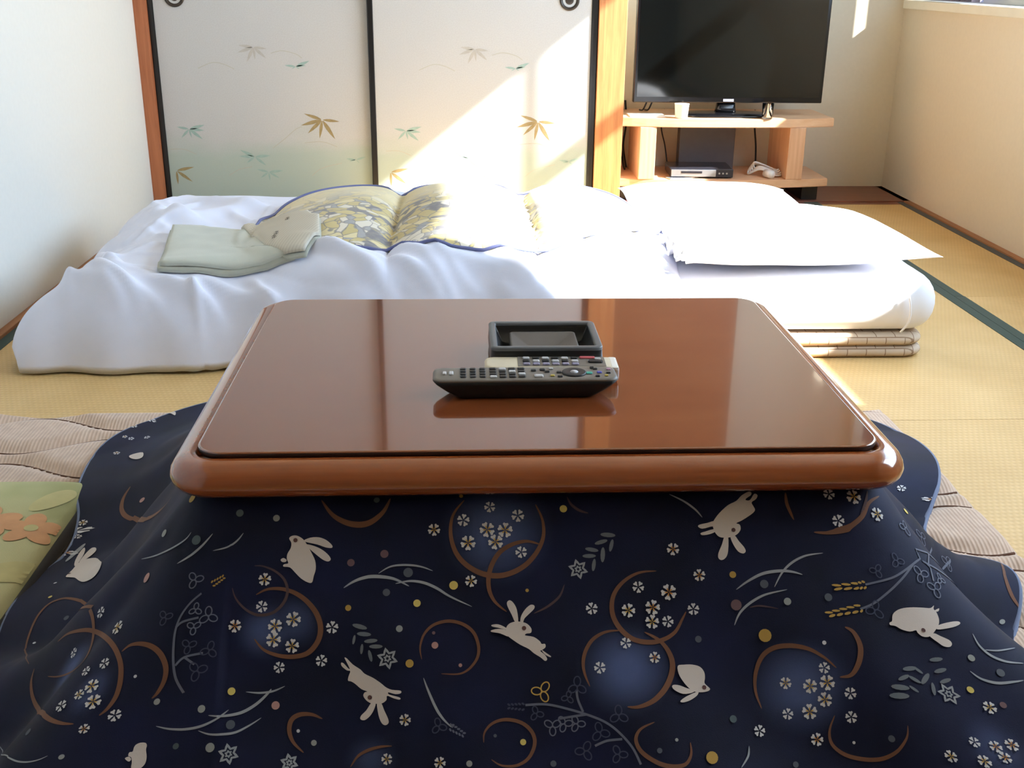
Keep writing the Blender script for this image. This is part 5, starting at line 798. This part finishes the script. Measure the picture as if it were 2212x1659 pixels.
M_KEYC = {k: plain('key_'+k, c, .4, .04, 60, .4) for k, c in dict(teal=(72, 172, 158), blue=(92, 96, 196), yellow=(196, 176, 88), pink=(196, 150, 176), red=(196, 96, 104), lilac=(150, 146, 172)).items()}
M_IVORY = plain('remote_ivory', (218, 208, 186), .4, .03, 60, .4)
def remote_shell(name, L, wd, prof, mat, parent):
    """boat-shaped shell: prof = (length inset, width inset, z)"""
    loops = [[(x, y, z) for x, y in rrect(0, 0, L/2-a, wd/2-b, min(.012, wd/2-b-.001), 5)] for a, b, z in prof]; v, f = outline_quads(loops); m = len(loops[0]); f += [tuple(range(m))[::-1], tuple(range(len(v)-m, len(v)))]
    return mesh_obj(name, v, f, mat, parent)
def key(parent, x, y, z, sx, sy, mat, h=.0022): return bm_obj('key', box_bm(-sx/2, sx/2, -sy/2, sy/2, 0, h, min(sx, sy)*.18, 1), mat, parent, False, (x, y, z))
ra = tag(empty('remote_control', (.0865, 1.362, ZTOP), math.radians(.4)), 'long black remote control with many small keys at the front of the table', 'remote control', 'remote controls on the table')
remote_shell('shell', .247, .052, [(.036, .006, .0003), (.030, .002, .002), (.016, .001, .010), (.004, 0, .019), (.0, 0, .024)], M_RB, ra)
remote_shell('face_plate', .2465, .0515, [(.0, .0, .024), (.0008, .0008, .0266), (.004, .004, .0276)], M_RF, ra)
ZF = .0274
for i in range(3):
    for j, sy in enumerate((-.014, -.004, .006, .015)): key(ra, -.083+.013*i, sy, ZF, .0085, .0068, M_KEYD)
for i in range(4):
    for j, sy in enumerate((-.015, -.005, .005, .015)): key(ra, -.043+.0128*i, sy, ZF, .0098, .0072, M_KEYD if (i+j) % 4 else M_KEYW)
key(ra, -.108, 0, ZF, .005, .010, M_KEYW); key(ra, -.099, .0, ZF, .006, .012, M_KEYW)
for x, y, c, s in ((.018, -.013, 'w', .012), (.012, .008, 'd', .008), (.024, .010, 'd', .008), (.036, -.013, 'yellow', .006), (.030, .003, 'd', .007), (.036, .014, 'w', .006), (.046, -.016, 'd', .007), (.046, .0, 'd', .007), (.086, -.004, 'teal', .009), (.096, -.016, 'd', .006), (.096, .012, 'd', .006), (.1, -.002, 'blue', .007), (.108, -.014, 'yellow', .005), (.112, -.004, 'd', .006), (.114, .010, 'pink', .006), (.092, .016, 'd', .006)):
    key(ra, x, y, ZF, s, s*.8, M_KEYW if c == 'w' else M_KEYD if c == 'd' else M_KEYC[c])
dial = lathe_rect('dial', 0, 0, .0165, .0165, .0164, [(.0, .0), (.0003, .0018), (.002, .0024), (.009, .0020), (.012, .0016)], M_KEYD, ra, 8, (.066, -.001, ZF)); bm_obj('dial_centre', cyl_bm(.0055, .0026, 16, bev=.0006), M_KEYW, dial, True)
rb = tag(empty('remote_control', (.1255, 1.417, ZTOP), math.radians(-1.2)), 'ivory remote control with grey keys lying between the black remote and the box', 'remote control', 'remote controls on the table')
remote_shell('shell', .184, .046, [(.012, .006, .0003), (.005, .002, .003), (0, 0, .012), (0, 0, .020), (.0012, .001, .0226), (.004, .004, .0236)], M_IVORY, rb)
bm_obj('face_plate', box_bm(-.046, .076, -.019, .0195, .0232, .0242, .0004, 1), M_RF, rb)
for i in range(6):
    for j in range(3): key(rb, -.034+.0135*i, -.012+.012*j, .0240, .010, .008, M_KEYC['lilac'] if (i*3+j) % 3 == 0 else M_KEYD if (i+j) % 2 else M_KEYW)
key(rb, .052, .014, .0240, .022, .008, M_KEYC['red']); key(rb, .062, -.002, .0240, .02, .010, M_KEYD); key(rb, .066, .009, .0240, .009, .006, M_KEYW)
bm_obj('end_cap', box_bm(.080, .0935, -.0225, .0225, .0025, .0238, .004, 2), M_PLAST_W, rb)
